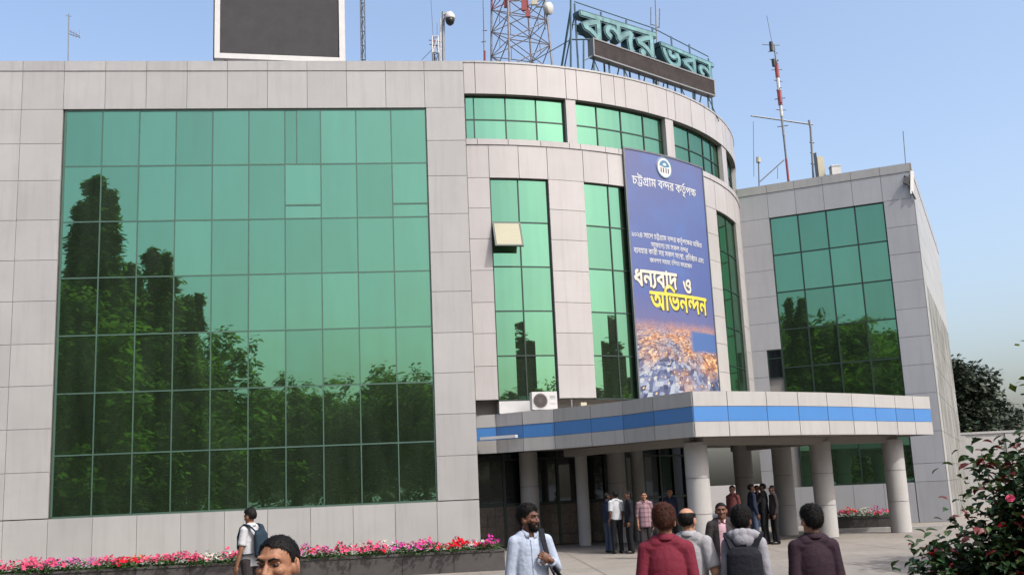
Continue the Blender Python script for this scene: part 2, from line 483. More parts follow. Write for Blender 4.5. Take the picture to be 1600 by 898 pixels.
for a in (.68, 1.24): slab(rwall, a - .02, a + .02, 5.90, 7.07, -.075, .0, mb=swf)
for z in (5.92, 6.72, 7.05): slab(rwall, .70, 1.22, z - .02, z + .02, -.075, -.005, mb=swf)
wlink('window_frame', swf.mesh('window_frame', M['mullion_dark']), swo)
def right_glazing(label, ga, gz):
    fr = MB()
    for a in ga: slab(rwall, a - .03, a + .03, gz[-1], gz[0], -.099, -.022, mb=fr)
    for z in gz: slab(rwall, ga[0], ga[-1], z - .028, z + .028, -.098, -.026, mb=fr)
    w = wlink('curtain_wall', fr.mesh('curtain_wall', M['mullion_dark']), BLD); w['label'] = label
    for a0, a1 in zip(ga[:-1], ga[1:]):
        for z0, z1 in zip(gz[:-1], gz[1:]):
            pane(rwall, a0 + .031, a1 - .031, z1 + .029, z0 - .029, w, -.07, -.04)
right_glazing('grid of green panes on the right block', [1.27, 2.41, 3.55, 4.69, 5.81], [12.58, 11.0, 9.42, 7.86, 6.30, 4.75])
right_glazing('low green window under the canopy on the right block', [1.6, 2.75, 3.9, 5.05, 5.81], [3.75, 1.54])
for a0, a1 in zip(ur[1:-2], ur[2:-1]):
    panel(rwall, a0, a1, 3.77, 4.72, M['clad_right'], rw)
    panel(rwall, a0, a1, 0.0, 1.51, M['clad_right'], rw)
# side of the right block, stained by damp
core = MB()
slab(swall, .25, 18.3, 0, 13.85, -6.9, -.08, mb=core, mat=M['backing'])
sd_ = wlink('side_wall', core.mesh('side_wall'), BLD); sd_['label'] = 'mossy rain stained side wall of the right block'
zz = [0.0, 1.52, 2.2, 3.4] + [12.60 - 1.105 * k for k in range(7, -1, -1)] + [13.68]
tt = [0.03, 1.3, 4.6, 9.2, 13.8, 18.3]
for z0, z1 in zip(zz[:-1], zz[1:]):
    for k, (a0, a1) in enumerate(zip(tt[:-1], tt[1:])):
        panel(swall, a0, a1, z0, z1, M['clad_grey'] if k == 0 or z0 > 8.8 else M['clad_stain'], sd_, d0=-.08, d1=.03)
for a0, a1 in zip(tt[:-1], tt[1:]):
    panel(swall, a0, a1, 13.68, 14.04, M['coping'], sd_, d0=-.5, d1=.05, name='coping_panel')

# ---- ground floor behind the columns
RG = -2.3
gf = MB(); slab(curve, 3, 90, 0, 4.2, -8.0, RG - .12, n=40, mb=gf, mat=M['interior_shade'])
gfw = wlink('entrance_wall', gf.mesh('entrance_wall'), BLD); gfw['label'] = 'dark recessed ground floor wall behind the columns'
fr = MB(); k = 0
ga = [7 + 5.2 * i for i in range(15)]
for a in ga: slab(curve, a - .25, a + .25, 0.0, 3.9, RG - .1, RG + .03, mb=fr)
slab(curve, ga[0], ga[-1], 1.36, 1.44, RG - .1, RG + .02, n=30, mb=fr)
slab(curve, ga[0], ga[-1], 3.86, 3.98, RG - .1, RG + .02, n=30, mb=fr)
slab(curve, ga[0], ga[-1], 2.86, 2.92, RG - .1, RG + .02, n=30, mb=fr)
egl = wlink('entrance_glazing', fr.mesh('entrance_glazing', M['mullion_dark']), BLD); egl['label'] = 'dark glazed entrance screen'
for a0, a1 in zip(ga[:-1], ga[1:]):
    pane(curve, a0 + .26, a1 - .26, 1.45, 2.85, egl, RG - .05, RG - .03, n=2, mat=M['glass_dark'])
    pane(curve, a0 + .26, a1 - .26, 2.93, 3.85, egl, RG - .05, RG - .03, n=2, mat=M['glass_dark'])
    if a0 < 30:
        for q in range(3):
            for z0, z1 in ((.02, .36), (.36, .70), (.70, 1.04), (1.04, 1.35)):
                b0 = a0 + .26 + (a1 - a0 - .52) * q / 3; b1 = a0 + .26 + (a1 - a0 - .52) * (q + 1) / 3
                panel(curve, b0, b1, z0, z1, M['granite'], gfw, d0=RG - .11, d1=RG + .0 + random.uniform(0, .015), name='granite_tile', gap=.006, ga=.02, n=1)
    else:
        pane(curve, a0 + .26, a1 - .26, .05, 1.35, egl, RG - .05, RG - .03, n=2, mat=M['glass_dark'])

# ---- entrance canopy
left_edge = [(-1.34, 34.42), (-.7, 34.30), (.15, 33.68), (1.12, 33.15), (2.19, 32.15), (3.07, 31.28), (3.82, 30.12), (4.73, 28.95)]
front_edge = [(4.73, 28.95), (5.75, 29.42), (6.98, 30.1), (8.03, 30.75), (9.06, 31.45), (10.0, 32.15), (10.95, 32.95), (11.85, 33.75), (12.65, 34.4), (13.42, 34.98)]
back = [(11.9, 37.4), (9.4, 39.3), (8.4, 41.2)]
inner = [tuple(curve(a, 0, -1.0)[:2]) for a in (55, 45, 35, 25, 15, 8)]
ZB, ZT = 3.04, 4.27
def prism(pts, z0, z1, mb, mat):
    n = len(pts)
    vs = [(x, y, z0) for x, y in pts] + [(x, y, z1) for x, y in pts]
    fs = [tuple(range(n - 1, -1, -1)), tuple(range(n, 2 * n))] + [(k, (k + 1) % n, n + (k + 1) % n, n + k) for k in range(n)]
    mb.add(vs, fs, mat)
def inset(pts, d):
    out = []
    n = len(pts)
    for i in range(n):
        p0, p1, p2 = Vector(pts[i - 1]), Vector(pts[i]), Vector(pts[(i + 1) % n])
        a = (p1 - p0).normalized(); b = (p2 - p1).normalized()
        na, nb = Vector((-a.y, a.x)), Vector((-b.y, b.x))
        m_ = (na + nb); m_ = m_ / max(m_.dot(na), .3)
        q = p1 + m_ * d
        out.append((q.x, q.y))
    return out
outline = left_edge + front_edge[1:] + back + inner
cn = MB()
prism(inset(outline, .07), ZB + .05, ZT - .06, cn, M['soffit'])
canopy = wlink('canopy', cn.mesh('canopy'), BLD); canopy['label'] = 'low entrance canopy with a blue band'
def fascia(edge, flip=1):
    for (x0, y0), (x1, y1) in zip(edge[:-1], edge[1:]):
        a, b = Vector((x0, y0, 0)), Vector((x1, y1, 0)); t = (b - a); Ln = t.length; t.normalize()
        nrm = Vector((t.y, -t.x, 0))
        S = lambda u, z, d, a=a, t=t, nrm=nrm: a + t * u + nrm * d + Z * z
        for z0, z1, mt, nm in ((ZB, 3.45, M['fascia'], 'fascia_panel'), (3.45, 3.86, M['blue'], 'blue_fascia_panel'), (3.86, ZT, M['fascia'], 'fascia_panel')):
            panel(S, 0, Ln, z0, z1, mt, canopy, d0=-.06, d1=.02 if nm == 'fascia_panel' else .012, name=nm, gap=.006, ga=.012)
fascia(left_edge); fascia(front_edge); fascia([front_edge[-1]] + back)
# soffit joints and drop beams
sb = MB()
for (x0, y0, x1, y1) in ((5.0, 30.1, 9.6, 34.2), (9.6, 34.2, 12.2, 35.2), (4.9, 30.2, 1.6, 35.6), (9.45, 34.3, 7.6, 38.2)):
    a, b = Vector((x0, y0, 2.97)), Vector((x1, y1, 2.97)); t = (b - a)
    sb.box((a + b) / 2, (t.length, .34, .22), M['soffit'], Matrix.Rotation(math.atan2(t.y, t.x), 3, 'Z'))
wlink('soffit_beam', sb.mesh('soffit_beam'), canopy)
def drum(cx, cy, z0, z1, r, n=32):
    me_ = MB(); vs_ = []
    for z in (z0, z1):
        for k in range(n): vs_.append((cx + r * math.cos(2 * PI * k / n), cy + r * math.sin(2 * PI * k / n), z))
    me_.add(vs_, [(k, (k + 1) % n, n + (k + 1) % n, n + k) for k in range(n)], M['column'])
    me_.add(vs_, [tuple(range(n - 1, -1, -1)), tuple(range(n, 2 * n))], M['column'])
    m = me_.mesh('column_drum'); m.polygons.foreach_set('use_smooth', [True] * n + [False] * 2); return m
def column(x, y, r=.325, top=2.95, seams=(.98, 1.96)):
    c = MB(); c.tube((x, y, 0), (x, y, top), r - .02, n=20, mat=M['sealant'])
    col_ = wlink('column', c.mesh('column'), BLD)
    zs__ = [0.0] + list(seams) + [top]
    for z0, z1 in zip(zs__[:-1], zs__[1:]): wlink('column_drum', drum(x, y, z0 + .008, z1 - .008, r), col_)
column(4.93, 30.25); column(9.5, 34.2); column(12.1, 35.1)
for px, Y, r in ((830, 36.2, .31), (968, 36.6, .31), (1168, 37.6, .32), (1230, 36.6, .33)):
    p = at_depth(px, 800, Y); column(p.x, p.y, r, top=3.1)
for px, Y, r in ((913, 35.6, .2), (1001, 37.0, .22)):
    p = at_depth(px, 800, Y); column(p.x, p.y, r, top=3.1, seams=())
# light batten at the canopy's left end
lb = MB(); a, b = at_depth(753, 687, 34.15), at_depth(808, 679, 33.55); t = b - a
lb.box((a + b) / 2, (t.length, .16, .09), M['white_paint'], Matrix.Rotation(math.atan2(t.y, t.x), 3, 'Z'))
lbo = wlink('light_batten', lb.mesh('light_batten'), BLD)
for px_, py_ in ((1052, 703), (1142, 702), (1215, 698), (1330, 694)):
    q_ = CAM_P + ray(px_, py_) * ((3.075 - EYE) / ray(px_, py_).z) if ray(px_, py_).z > 0.02 else at_depth(px_, py_, 33)
    if 29 < q_.y < 40:
        lm_ = MB(); lm_.lathe([(.01, 0), (.16, 0), (.16, .03), (.01, .03)], 14, M['white_paint'], Matrix.Translation((q_.x, q_.y, 3.055)))
        wlink('soffit_lamp', lm_.mesh('soffit_lamp'), canopy)
# white upstand on the canopy roof
up = MB(); slab(curve, 9.9, 15.2, 4.27, 4.66, -.5, .05, n=3, mb=up)
wlink('roof_upstand', up.mesh('roof_upstand', M['white_paint']), BLD)

# outlines of the Bengali lettering, in half font units
GLYPHS = {
"42.50": "192,-14 161,31 131,56 95,78 29,99 17,110 -5,162 -6,172 -1,183 9,193 39,210 119,250 -5,251 -17,254 -25,262 -30,274 -30,314 -24,326 -15,333 -5,335 299,335 311,333 322,324 326,312 326,278 322,262 307,252 277,251 274,248 273,-6 267,-18 255,-24 206,-24|188,124 187,183 147,167 128,156 167,135 185,122",
"42.14": "177,40 143,70 99,96 33,118 12,168 20,178 79,211 139,239 203,262 206,268 35,269 -5,269 -10,272 -12,310 -5,317 299,317 307,314 308,276 305,271 259,269 256,266 256,-2 249,-7 210,-6|206,84 205,209 121,175 84,154 111,144 156,120 181,102 203,80",
"363.50": "355,-20 347,-11 335,33 326,101 327,146 283,115 232,69 223,64 213,64 199,70 169,93 164,105 164,139 154,151 119,174 103,177 95,176 89,171 90,165 118,143 123,133 124,121 103,79 91,70 75,68 53,79 34,93 15,115 4,135 -2,169 5,205 19,228 47,251 7,252 -17,255 -25,262 -30,273 -29,317 -22,329 -9,335 451,336 467,330 476,313 476,275 472,263 455,252 412,251 435,226 440,213 439,203 421,157 414,119 416,71 430,15 429,-1 424,-11 415,-18 383,-26 364,-25|333,249 333,251 251,251 251,201",
"363.14": "363,-1 353,37 344,103 346,143 355,184 299,151 217,82 184,103 182,147 163,167 125,191 105,196 89,193 73,181 70,165 77,151 103,133 106,125 91,93 84,87 79,86 45,107 30,125 22,139 16,169 23,202 33,216 50,231 87,244 109,244 137,237 158,227 181,210 182,269 17,270 -7,270 -11,275 -12,311 -5,318 455,316 458,311 458,277 453,270 235,270 232,267 233,162 304,213 346,235 377,247 389,246 421,214 422,207 402,159 396,123 398,67 412,13 412,3 399,-4 379,-8 368,-7",
"46.50": "69,-23 52,-11 41,9 38,31 42,47 53,65 67,74 85,81 67,90 31,98 21,106 13,117 -2,153 -6,173 0,185 11,194 121,251 -15,254 -24,261 -29,271 -30,311 -23,327 -9,334 109,334 307,333 319,327 325,315 326,275 322,263 313,255 303,252 277,252 274,249 274,1 268,-15 251,-24 203,-22 191,-12 166,25 145,45 146,15 136,-7 126,-17 113,-24 97,-27 84,-27|188,123 187,183 147,167 127,157 185,121",
"46.14": "78,-7 66,1 57,19 56,31 67,53 85,62 97,62 108,59 123,47 128,35 128,19 123,6 115,-2 105,-7 88,-9|181,35 139,73 97,97 35,117 29,126 12,169 22,179 81,212 137,238 203,262 206,269 37,270 -5,270 -10,273 -12,309 -5,316 299,316 307,313 308,277 305,272 259,270 256,267 256,-1 249,-6 210,-5|206,83 205,209 121,175 87,157 85,153 113,143 154,121 189,95 203,79",
"43.50": "167,1 127,15 91,39 66,64 35,110 12,160 -10,228 -9,238 -4,250 -23,258 -30,276 -29,316 -23,327 -11,334 193,335 369,334 384,326 390,310 390,272 381,257 369,251 318,250 346,194 356,148 353,102 338,62 309,28 277,9 241,-1 200,-2|225,85 249,94 265,112 270,140 267,143 247,131 223,121 187,119 155,123 139,130 117,146 133,122 149,105 169,93 193,85|100,214 110,250 87,251 79,251 77,248 101,179|199,203 211,208 227,223 244,248 243,250 235,251 190,250 198,230 191,203",
"43.14": "171,19 135,31 103,52 81,74 63,98 39,142 23,184 9,234 17,240 49,248 57,246 85,168 117,112 147,84 173,71 191,67 211,66 239,69 261,80 275,94 286,118 288,142 278,176 275,177 269,172 250,154 231,143 211,137 175,137 152,144 132,160 121,182 118,210 127,240 131,247 139,249 175,237 180,228 172,208 174,194 183,185 195,184 223,194 243,214 260,238 297,244 312,224 330,186 338,146 338,120 330,86 315,60 295,40 269,25 237,17 204,16|-12,276 -12,310 -5,317 368,316 372,310 372,276 365,269 -8,270",
"39.50": "199,-17 192,-4 192,94 166,122 147,136 127,147 111,151 97,149 90,144 88,136 91,130 123,110 130,92 128,80 114,52 103,39 91,34 75,35 40,56 15,84 1,116 -2,142 6,178 13,191 29,210 55,226 85,235 123,235 159,225 191,209 191,251 145,251 -5,251 -17,254 -24,260 -29,270 -30,312 -24,326 -11,334 307,335 321,329 329,316 330,274 324,260 311,252 281,251 278,248 277,-6 271,-18 259,-24 210,-24",
"39.14": "210,0 210,100 201,112 165,146 133,164 115,169 93,167 77,158 70,142 73,124 85,110 108,98 112,92 99,63 87,51 53,69 34,88 21,112 16,138 21,166 35,190 53,205 89,217 119,217 151,209 185,190 209,170 210,236 210,266 207,269 -5,269 -10,272 -12,278 -11,312 -5,317 303,317 311,314 312,276 309,271 263,269 260,266 260,-2 253,-7 214,-6",
"25.10": "89,12 73,20 57,36 49,52 44,72 44,268 41,271 -7,272 -10,276 -9,312 -3,315 287,315 292,310 292,278 290,272 285,271 91,270 106,244 129,226 169,215 209,215 239,205 254,190 262,168 262,136 258,116 244,84 228,62 198,34 165,16 141,9 112,8|149,58 175,73 202,104 214,134 214,154 207,166 187,171 152,172 125,180 93,201 90,200 90,86 93,72 99,60 104,56 123,52",
"324.10": "133,-66 105,-58 89,-50 63,-30 41,-6 23,23 5,63 5,69 9,73 45,83 67,41 92,5 123,-16 157,-24 183,-24 217,-12 232,7 234,25 232,39 229,41 201,28 181,24 147,24 123,32 106,45 93,69 88,89 88,271 -7,272 -10,277 -10,311 -3,316 229,316 232,319 232,325 221,340 205,345 121,346 97,350 73,360 56,375 45,395 38,427 40,447 41,455 47,460 83,457 86,453 84,431 87,417 97,400 115,392 129,390 207,390 239,383 257,372 268,359 274,345 279,316 327,316 332,311 332,277 327,272 135,271 134,103 139,83 147,72 159,68 177,68 207,80 233,104 252,139 256,163 248,183 235,188 201,184 197,187 192,213 193,225 197,229 223,234 247,234 265,229 278,223 289,211 298,197 302,179 300,135 284,97 269,75 280,37 280,9 270,-23 253,-44 227,-60 195,-68 162,-69",
"205.10": "262,1 239,15 209,18 155,10 103,10 75,16 55,26 33,49 23,71 18,105 22,143 29,148 67,141 66,97 71,81 79,68 95,58 111,54 147,54 199,62 229,62 253,55 271,43 274,45 274,189 272,197 245,230 209,261 177,274 157,274 137,267 125,260 113,245 153,248 173,243 186,237 200,223 210,205 212,173 210,161 202,143 187,124 143,90 133,86 127,88 103,123 103,127 152,157 164,175 164,187 157,198 145,204 121,204 85,192 45,225 42,229 45,235 71,272 95,295 127,313 145,318 181,318 221,305 248,287 273,263 274,343 279,348 306,347 319,316 367,316 372,313 372,277 370,273 323,272 320,269 320,-23 315,-26 277,-25",
"54.10": "42,2 42,234 32,254 22,264 -9,274 -10,310 -5,315 9,315 27,309 41,299 43,344 47,347 73,347 80,342 89,316 137,315 141,313 142,276 137,271 91,270 90,0 85,-5 45,-4",
"44.10": "220,0 220,54 189,95 169,115 145,131 119,137 105,135 89,127 79,110 79,96 88,78 124,58 124,48 111,14 99,16 75,28 61,37 41,60 31,84 28,102 35,136 42,148 65,169 104,182 100,198 87,219 73,229 55,236 19,244 16,248 18,270 -9,274 -10,310 -7,315 313,315 319,313 320,278 318,272 271,271 268,268 268,-2 261,-5 223,-4|220,130 220,270 99,271 97,270 98,268 119,255 136,236 148,210 153,175 186,158 217,127",
"42.10": "178,42 144,72 99,99 35,119 14,168 21,177 91,215 139,237 205,261 208,264 208,270 43,271 -7,272 -10,276 -10,310 -5,315 299,315 306,312 306,276 304,272 257,271 254,268 254,-2 249,-5 211,-4|208,76 207,212 119,177 79,154 109,143 155,119 181,99 205,73",
"363.10": "363,5 354,39 346,103 348,143 359,187 333,175 298,153 217,84 185,105 184,149 165,168 125,193 107,198 89,195 71,181 69,163 76,149 101,132 104,125 90,95 83,88 79,88 47,108 31,127 23,143 18,169 25,201 34,215 51,229 89,242 109,242 137,235 157,225 183,205 184,269 181,272 29,272 -5,272 -9,274 -10,311 -5,316 454,315 456,311 456,277 451,272 233,272 230,269 231,157 295,205 343,231 377,245 388,245 420,213 420,207 405,175 394,125 396,67 410,5 407,0 397,-2 379,-6 369,-5",
"46.10": "79,-5 67,3 59,19 58,31 69,51 85,60 97,60 107,58 121,46 126,33 126,19 122,7 113,-1 103,-6 88,-7|182,37 140,75 97,100 37,118 31,127 14,169 33,184 93,216 137,236 205,261 208,263 208,271 45,272 -7,273 -10,277 -10,309 -5,314 299,314 306,311 306,277 304,273 257,272 254,269 254,-1 249,-4 211,-3|208,77 208,211 181,204 117,176 79,153 111,142 153,120 189,92 205,74",
"20.10": "174,42 142,72 91,103 35,119 14,168 19,174 39,187 115,225 203,258 204,270 -5,271 -10,276 -9,312 -3,315 337,315 409,315 412,310 412,278 409,272 253,271 250,262 301,247 329,233 364,202 378,180 384,158 384,130 380,114 363,91 345,80 325,75 291,75 281,78 278,82 283,118 287,121 315,121 328,126 338,146 336,160 324,180 305,195 277,207 251,212 250,0 245,-5 207,-4|204,76 204,208 187,205 118,174 80,154 129,133 155,117 175,101 201,73",
"35.10": "159,27 129,39 103,57 84,75 59,109 43,139 21,195 11,234 15,238 47,246 56,243 85,163 105,125 135,90 167,73 205,67 225,69 253,79 267,90 278,109 282,141 280,161 267,188 249,204 229,210 211,210 195,202 188,185 192,165 190,157 149,149 140,177 140,201 149,223 165,239 185,250 207,254 231,254 253,250 277,240 306,213 322,185 326,169 328,117 322,91 306,63 288,45 257,29 229,22 198,21|-10,277 -10,309 -5,314 360,313 362,309 362,277 357,272 -7,273",
"59.10": "-69,-105 -107,-93 -161,-84 -168,-75 -180,-45 -178,-35 -71,10 -57,16 -49,14 -39,-9 -37,-21 -41,-26 -99,-45 -110,-51 -45,-69 19,-102 21,-109 5,-135 1,-138 -6,-137",
"131.10": "-127,346 -130,352 -127,358 21,455 37,461 58,434 54,424 -97,322 -107,320",
"40.10": "268,2 268,178 263,187 241,213 117,95 111,94 80,124 102,154 106,170 101,185 95,191 81,195 47,186 6,226 26,252 70,292 85,303 113,315 143,319 169,317 197,309 223,293 267,251 268,340 271,347 300,346 315,315 361,315 366,312 366,276 364,272 317,271 314,268 314,-2 309,-5 271,-4|211,246 191,263 173,271 139,273 119,269 103,261 76,238 77,236 105,235 126,226 140,210 147,187",
"129.10": "264,20 247,45 221,73 191,91 173,93 163,91 157,85 154,68 160,50 157,46 119,37 113,40 104,66 104,84 113,109 129,124 142,132 142,142 136,164 130,174 117,187 103,191 87,191 77,187 71,178 74,152 72,148 31,139 27,142 20,164 21,188 33,213 57,230 58,238 50,262 43,271 -5,271 -9,274 -10,310 -3,315 301,315 463,315 468,310 468,276 461,271 311,270 311,226 375,217 403,205 418,194 431,179 438,166 442,146 442,126 434,100 411,78 393,71 375,69 345,72 340,80 345,114 349,117 369,115 386,120 394,130 394,148 381,165 367,173 343,179 311,181 310,0 305,-5 267,-4|264,94 264,182 223,190 200,202 187,216 177,236 173,271 101,271 98,268 105,236 147,221 174,194 184,174 191,136 221,125 243,109 261,91|261,227 264,230 264,270 231,271 223,271 220,268 225,244 235,234 253,228",
"38.26": "173,36 137,68 89,95 31,112 8,162 8,174 13,180 63,210 46,236 42,264 44,280 51,294 71,314 87,323 113,327 153,322 158,312 155,274 153,268 145,263 123,265 109,260 107,254 109,246 123,238 199,268 200,312 209,323 305,323 313,318 315,312 315,274 311,266 303,263 265,263 262,260 261,-4 251,-13 208,-12|199,200 129,172 100,156 153,130 199,94",
"38.48": "193,-14 165,28 131,58 85,84 37,98 23,104 13,121 -3,162 -2,176 3,186 46,214 34,238 31,266 35,286 53,314 79,331 97,336 125,338 147,336 163,328 169,314 166,270 169,269 188,276 190,318 197,328 205,333 307,334 321,326 327,312 327,274 321,260 309,253 273,250 271,-8 265,-18 255,-23 203,-22|188,184 146,168 127,159 125,156 159,139 187,119",
"39.26": "207,-8 204,0 204,98 195,110 161,142 131,159 113,163 93,161 81,153 76,136 81,123 89,115 113,102 118,92 103,58 95,48 87,45 55,60 29,84 15,110 10,138 15,168 29,192 49,210 75,221 119,223 141,219 175,204 203,184 204,258 201,263 -5,263 -15,268 -18,276 -17,314 -7,323 303,323 315,318 318,310 318,278 315,268 307,263 269,263 266,260 266,-4 255,-13 212,-12",
"39.48": "198,-14 193,-2 193,94 167,122 149,136 127,148 111,152 97,150 89,144 87,136 91,128 121,110 127,102 129,92 127,81 109,46 99,37 89,34 76,36 41,56 15,85 2,116 -1,142 6,176 25,204 55,225 87,234 121,234 157,225 189,208 193,208 193,250 149,252 -5,252 -17,255 -28,270 -29,310 -24,324 -13,333 305,334 319,330 328,316 329,274 325,262 311,253 277,250 276,-8 269,-18 259,-23 208,-22",
"202.26": "-17,-30 -22,-16 -28,6 -27,14 -20,20 11,30 28,40 38,52 44,72 44,102 28,186 30,226 43,262 -3,263 -11,266 -16,274 -16,312 -13,318 -5,323 67,323 133,323 141,318 143,312 142,270 135,264 119,262 107,250 96,232 92,214 92,182 107,102 105,52 90,14 67,-10 33,-28 5,-37 -10,-36",
"202.48": "-23,-40 -28,-32 -38,2 -38,16 -27,29 7,40 25,52 32,74 33,98 17,184 17,212 25,250 -9,253 -23,262 -27,274 -26,316 -19,328 -7,334 79,334 139,333 150,324 155,312 155,276 151,264 143,255 125,252 117,244 107,228 103,212 103,184 119,102 116,48 107,22 99,7 73,-19 38,-38 19,-44 3,-48 -15,-46",
"42.26": "201,-6 171,38 139,66 97,91 31,112 25,119 6,166 8,174 15,182 45,200 117,236 181,262 -10,264 -18,274 -18,310 -15,318 -7,323 299,323 311,318 314,310 314,278 311,268 303,263 265,263 262,260 262,-4 251,-13 208,-12|199,200 128,172 99,155 159,126 199,94",
"42.48": "192,-12 163,30 133,56 95,79 65,91 31,100 17,111 -4,162 -4,172 0,182 9,192 39,209 122,250 -5,252 -17,255 -25,263 -29,274 -29,312 -24,324 -17,331 -5,334 299,334 311,332 321,323 325,312 325,278 321,263 307,253 273,250 272,-8 265,-18 255,-23 204,-22|187,119 189,122 188,184 147,168 126,156 165,135 185,120",
"54.26": "37,-8 34,0 34,232 29,244 17,258 5,263 -9,264 -16,270 -18,312 -13,320 -5,323 11,323 33,316 35,346 43,355 73,355 81,352 87,346 95,324 139,323 147,318 150,310 150,274 141,264 101,263 98,260 98,-4 87,-13 42,-12",
"54.48": "27,-13 23,0 23,230 11,248 -13,254 -25,263 -29,274 -29,312 -24,324 -13,333 22,332 26,354 39,365 75,366 89,360 96,352 103,335 141,334 155,326 161,312 161,274 157,262 147,254 109,250 108,-8 101,-18 91,-23 38,-22",
"37.26": "213,-9 209,1 194,67 192,129 198,171 177,160 143,136 79,79 71,76 61,79 37,95 28,107 28,263 -7,264 -15,269 -18,277 -18,313 -13,321 -5,324 267,324 307,324 315,319 318,311 318,275 309,264 95,264 92,261 93,175 165,224 235,256 245,253 281,215 282,207 263,161 256,125 256,79 272,11 272,1 263,-8 235,-14 218,-13",
"37.48": "205,-17 201,-9 188,41 181,91 182,149 129,111 79,66 67,65 57,68 29,87 19,99 17,251 -13,254 -24,263 -29,275 -29,313 -24,325 -13,333 45,335 305,335 318,331 327,320 329,275 323,261 309,253 264,251 289,225 293,213 292,203 273,157 267,123 267,81 283,13 282,-3 277,-11 267,-18 235,-25 214,-23|145,225 190,249 192,251 189,253 105,253 103,203 105,199",
"18.26": "176,15 140,29 112,47 78,81 55,115 30,165 10,221 2,257 6,263 16,268 46,276 58,273 65,265 94,180 110,148 133,115 164,89 190,77 210,72 242,72 260,77 276,85 285,97 287,119 278,139 272,142 244,129 234,130 229,135 213,173 214,181 218,187 250,201 268,212 281,229 283,245 279,257 262,266 232,264 198,247 183,231 178,219 182,213 200,207 205,201 205,193 194,155 188,150 180,148 146,160 124,179 113,207 116,235 132,267 158,293 194,315 224,324 272,326 298,320 318,307 332,293 342,276 347,259 347,225 342,207 325,179 340,161 351,133 353,113 351,91 344,69 334,53 318,37 296,23 256,10 217,9",
"18.48": "172,5 132,20 104,39 70,73 45,109 28,142 12,181 -10,253 -5,267 6,276 44,287 62,284 75,269 94,209 118,157 130,137 152,111 180,93 202,85 238,83 256,87 268,93 275,103 276,117 272,127 246,118 236,118 224,123 216,137 206,156 196,142 180,137 152,145 130,157 115,173 105,191 102,221 106,239 124,275 150,301 172,316 192,326 220,334 238,337 276,337 302,330 322,319 342,299 353,279 358,259 358,225 353,205 341,179 357,151 364,111 361,87 353,63 342,45 322,26 300,12 278,4 230,-3 210,-1|244,210 267,227 272,241 269,251 260,255 248,255 218,246 192,225 192,222 210,213 216,201",
"8.26": "351,-8 319,40 285,69 273,58 249,44 229,37 199,33 175,33 149,38 115,52 91,68 53,110 29,152 3,216 5,228 15,235 45,245 59,242 93,166 119,126 150,104 185,95 211,98 231,106 243,116 250,130 252,158 250,170 241,188 227,199 209,203 195,200 188,186 192,168 189,158 177,152 161,149 143,145 135,148 129,158 124,176 124,206 127,216 137,234 151,246 150,250 139,259 127,263 -9,264 -15,268 -18,276 -18,312 -11,322 449,323 459,320 464,310 464,276 461,268 453,263 413,263 410,260 410,-4 399,-13 356,-12|348,262 221,262 245,257 261,249 287,228 300,210 312,182 314,124 347,96",
"8.48": "342,-14 311,32 287,54 261,37 235,28 203,22 175,22 145,28 107,43 83,60 59,84 43,105 20,144 -8,214 -8,226 -3,236 26,250 -13,254 -24,262 -29,274 -29,312 -23,326 -9,334 31,334 451,334 461,332 469,326 475,310 475,274 471,263 457,253 421,250 420,-8 413,-18 403,-23 352,-22|213,110 225,115 233,122 240,136 241,158 237,172 229,184 211,192 201,189 203,162 195,148 181,142 143,134 135,136 125,142 123,140 133,128 151,116 165,110 189,106|335,121 337,124 337,250 285,252 280,250 303,226 318,198 325,170 325,130 333,122|125,142 119,154 114,174 113,208 121,230 134,248 123,252 89,252 68,250 101,174 123,140",
"55.26": "37,-8 34,0 34,260 31,263 -9,264 -16,270 -18,278 -18,310 -15,318 -7,323 13,324 -1,346 -1,356 37,414 69,444 103,463 151,471 187,469 229,459 271,439 301,420 359,376 364,368 363,358 341,332 331,327 319,332 267,372 239,389 213,401 179,409 147,409 123,403 101,390 87,376 71,352 69,344 87,323 137,323 145,320 150,312 150,274 141,264 101,263 98,260 98,-4 87,-13 42,-12",
"55.48": "27,-13 23,0 23,250 -17,255 -26,264 -29,276 -27,318 -21,328 -9,334 -13,348 -11,360 1,383 29,422 63,454 99,473 149,482 187,480 233,469 279,447 321,420 367,384 375,370 372,352 347,322 333,316 314,322 261,362 233,379 197,394 175,398 149,398 133,394 107,380 95,368 82,348 91,335 141,334 157,324 161,312 161,272 155,260 145,254 109,250 108,-8 101,-18 91,-23 38,-22",
"43.26": "169,13 131,26 99,48 75,72 58,96 33,142 11,200 3,236 15,246 49,255 59,252 66,244 91,170 112,130 141,96 175,77 193,73 227,73 259,86 276,106 282,140 275,167 255,150 233,137 209,131 173,131 143,142 127,156 114,182 112,212 121,242 127,252 137,255 179,242 185,236 186,228 179,208 179,200 183,192 195,190 209,193 221,200 237,216 257,243 299,250 305,246 317,228 336,188 344,148 344,118 336,84 319,56 299,36 271,19 239,11 202,10|-18,274 -18,310 -15,318 -7,323 370,322 378,312 378,276 375,268 367,263 -10,264",
"43.48": "179,0 143,9 111,25 89,42 54,82 23,136 1,196 -9,232 -1,250 -19,256 -27,268 -29,308 -23,326 -7,334 197,334 373,332 383,326 388,318 389,278 385,263 373,253 316,250 346,192 355,146 355,118 350,92 340,68 329,50 305,26 275,9 239,0 213,-2 195,0|225,84 251,94 266,112 271,132 269,145 239,128 215,121 175,120 159,123 138,132 119,148 106,170 102,190 102,214 111,251 75,250 95,188 113,150 131,122 149,104 169,92 197,84|213,208 229,224 247,250 235,252 189,251 197,232 196,220 190,206 193,201",
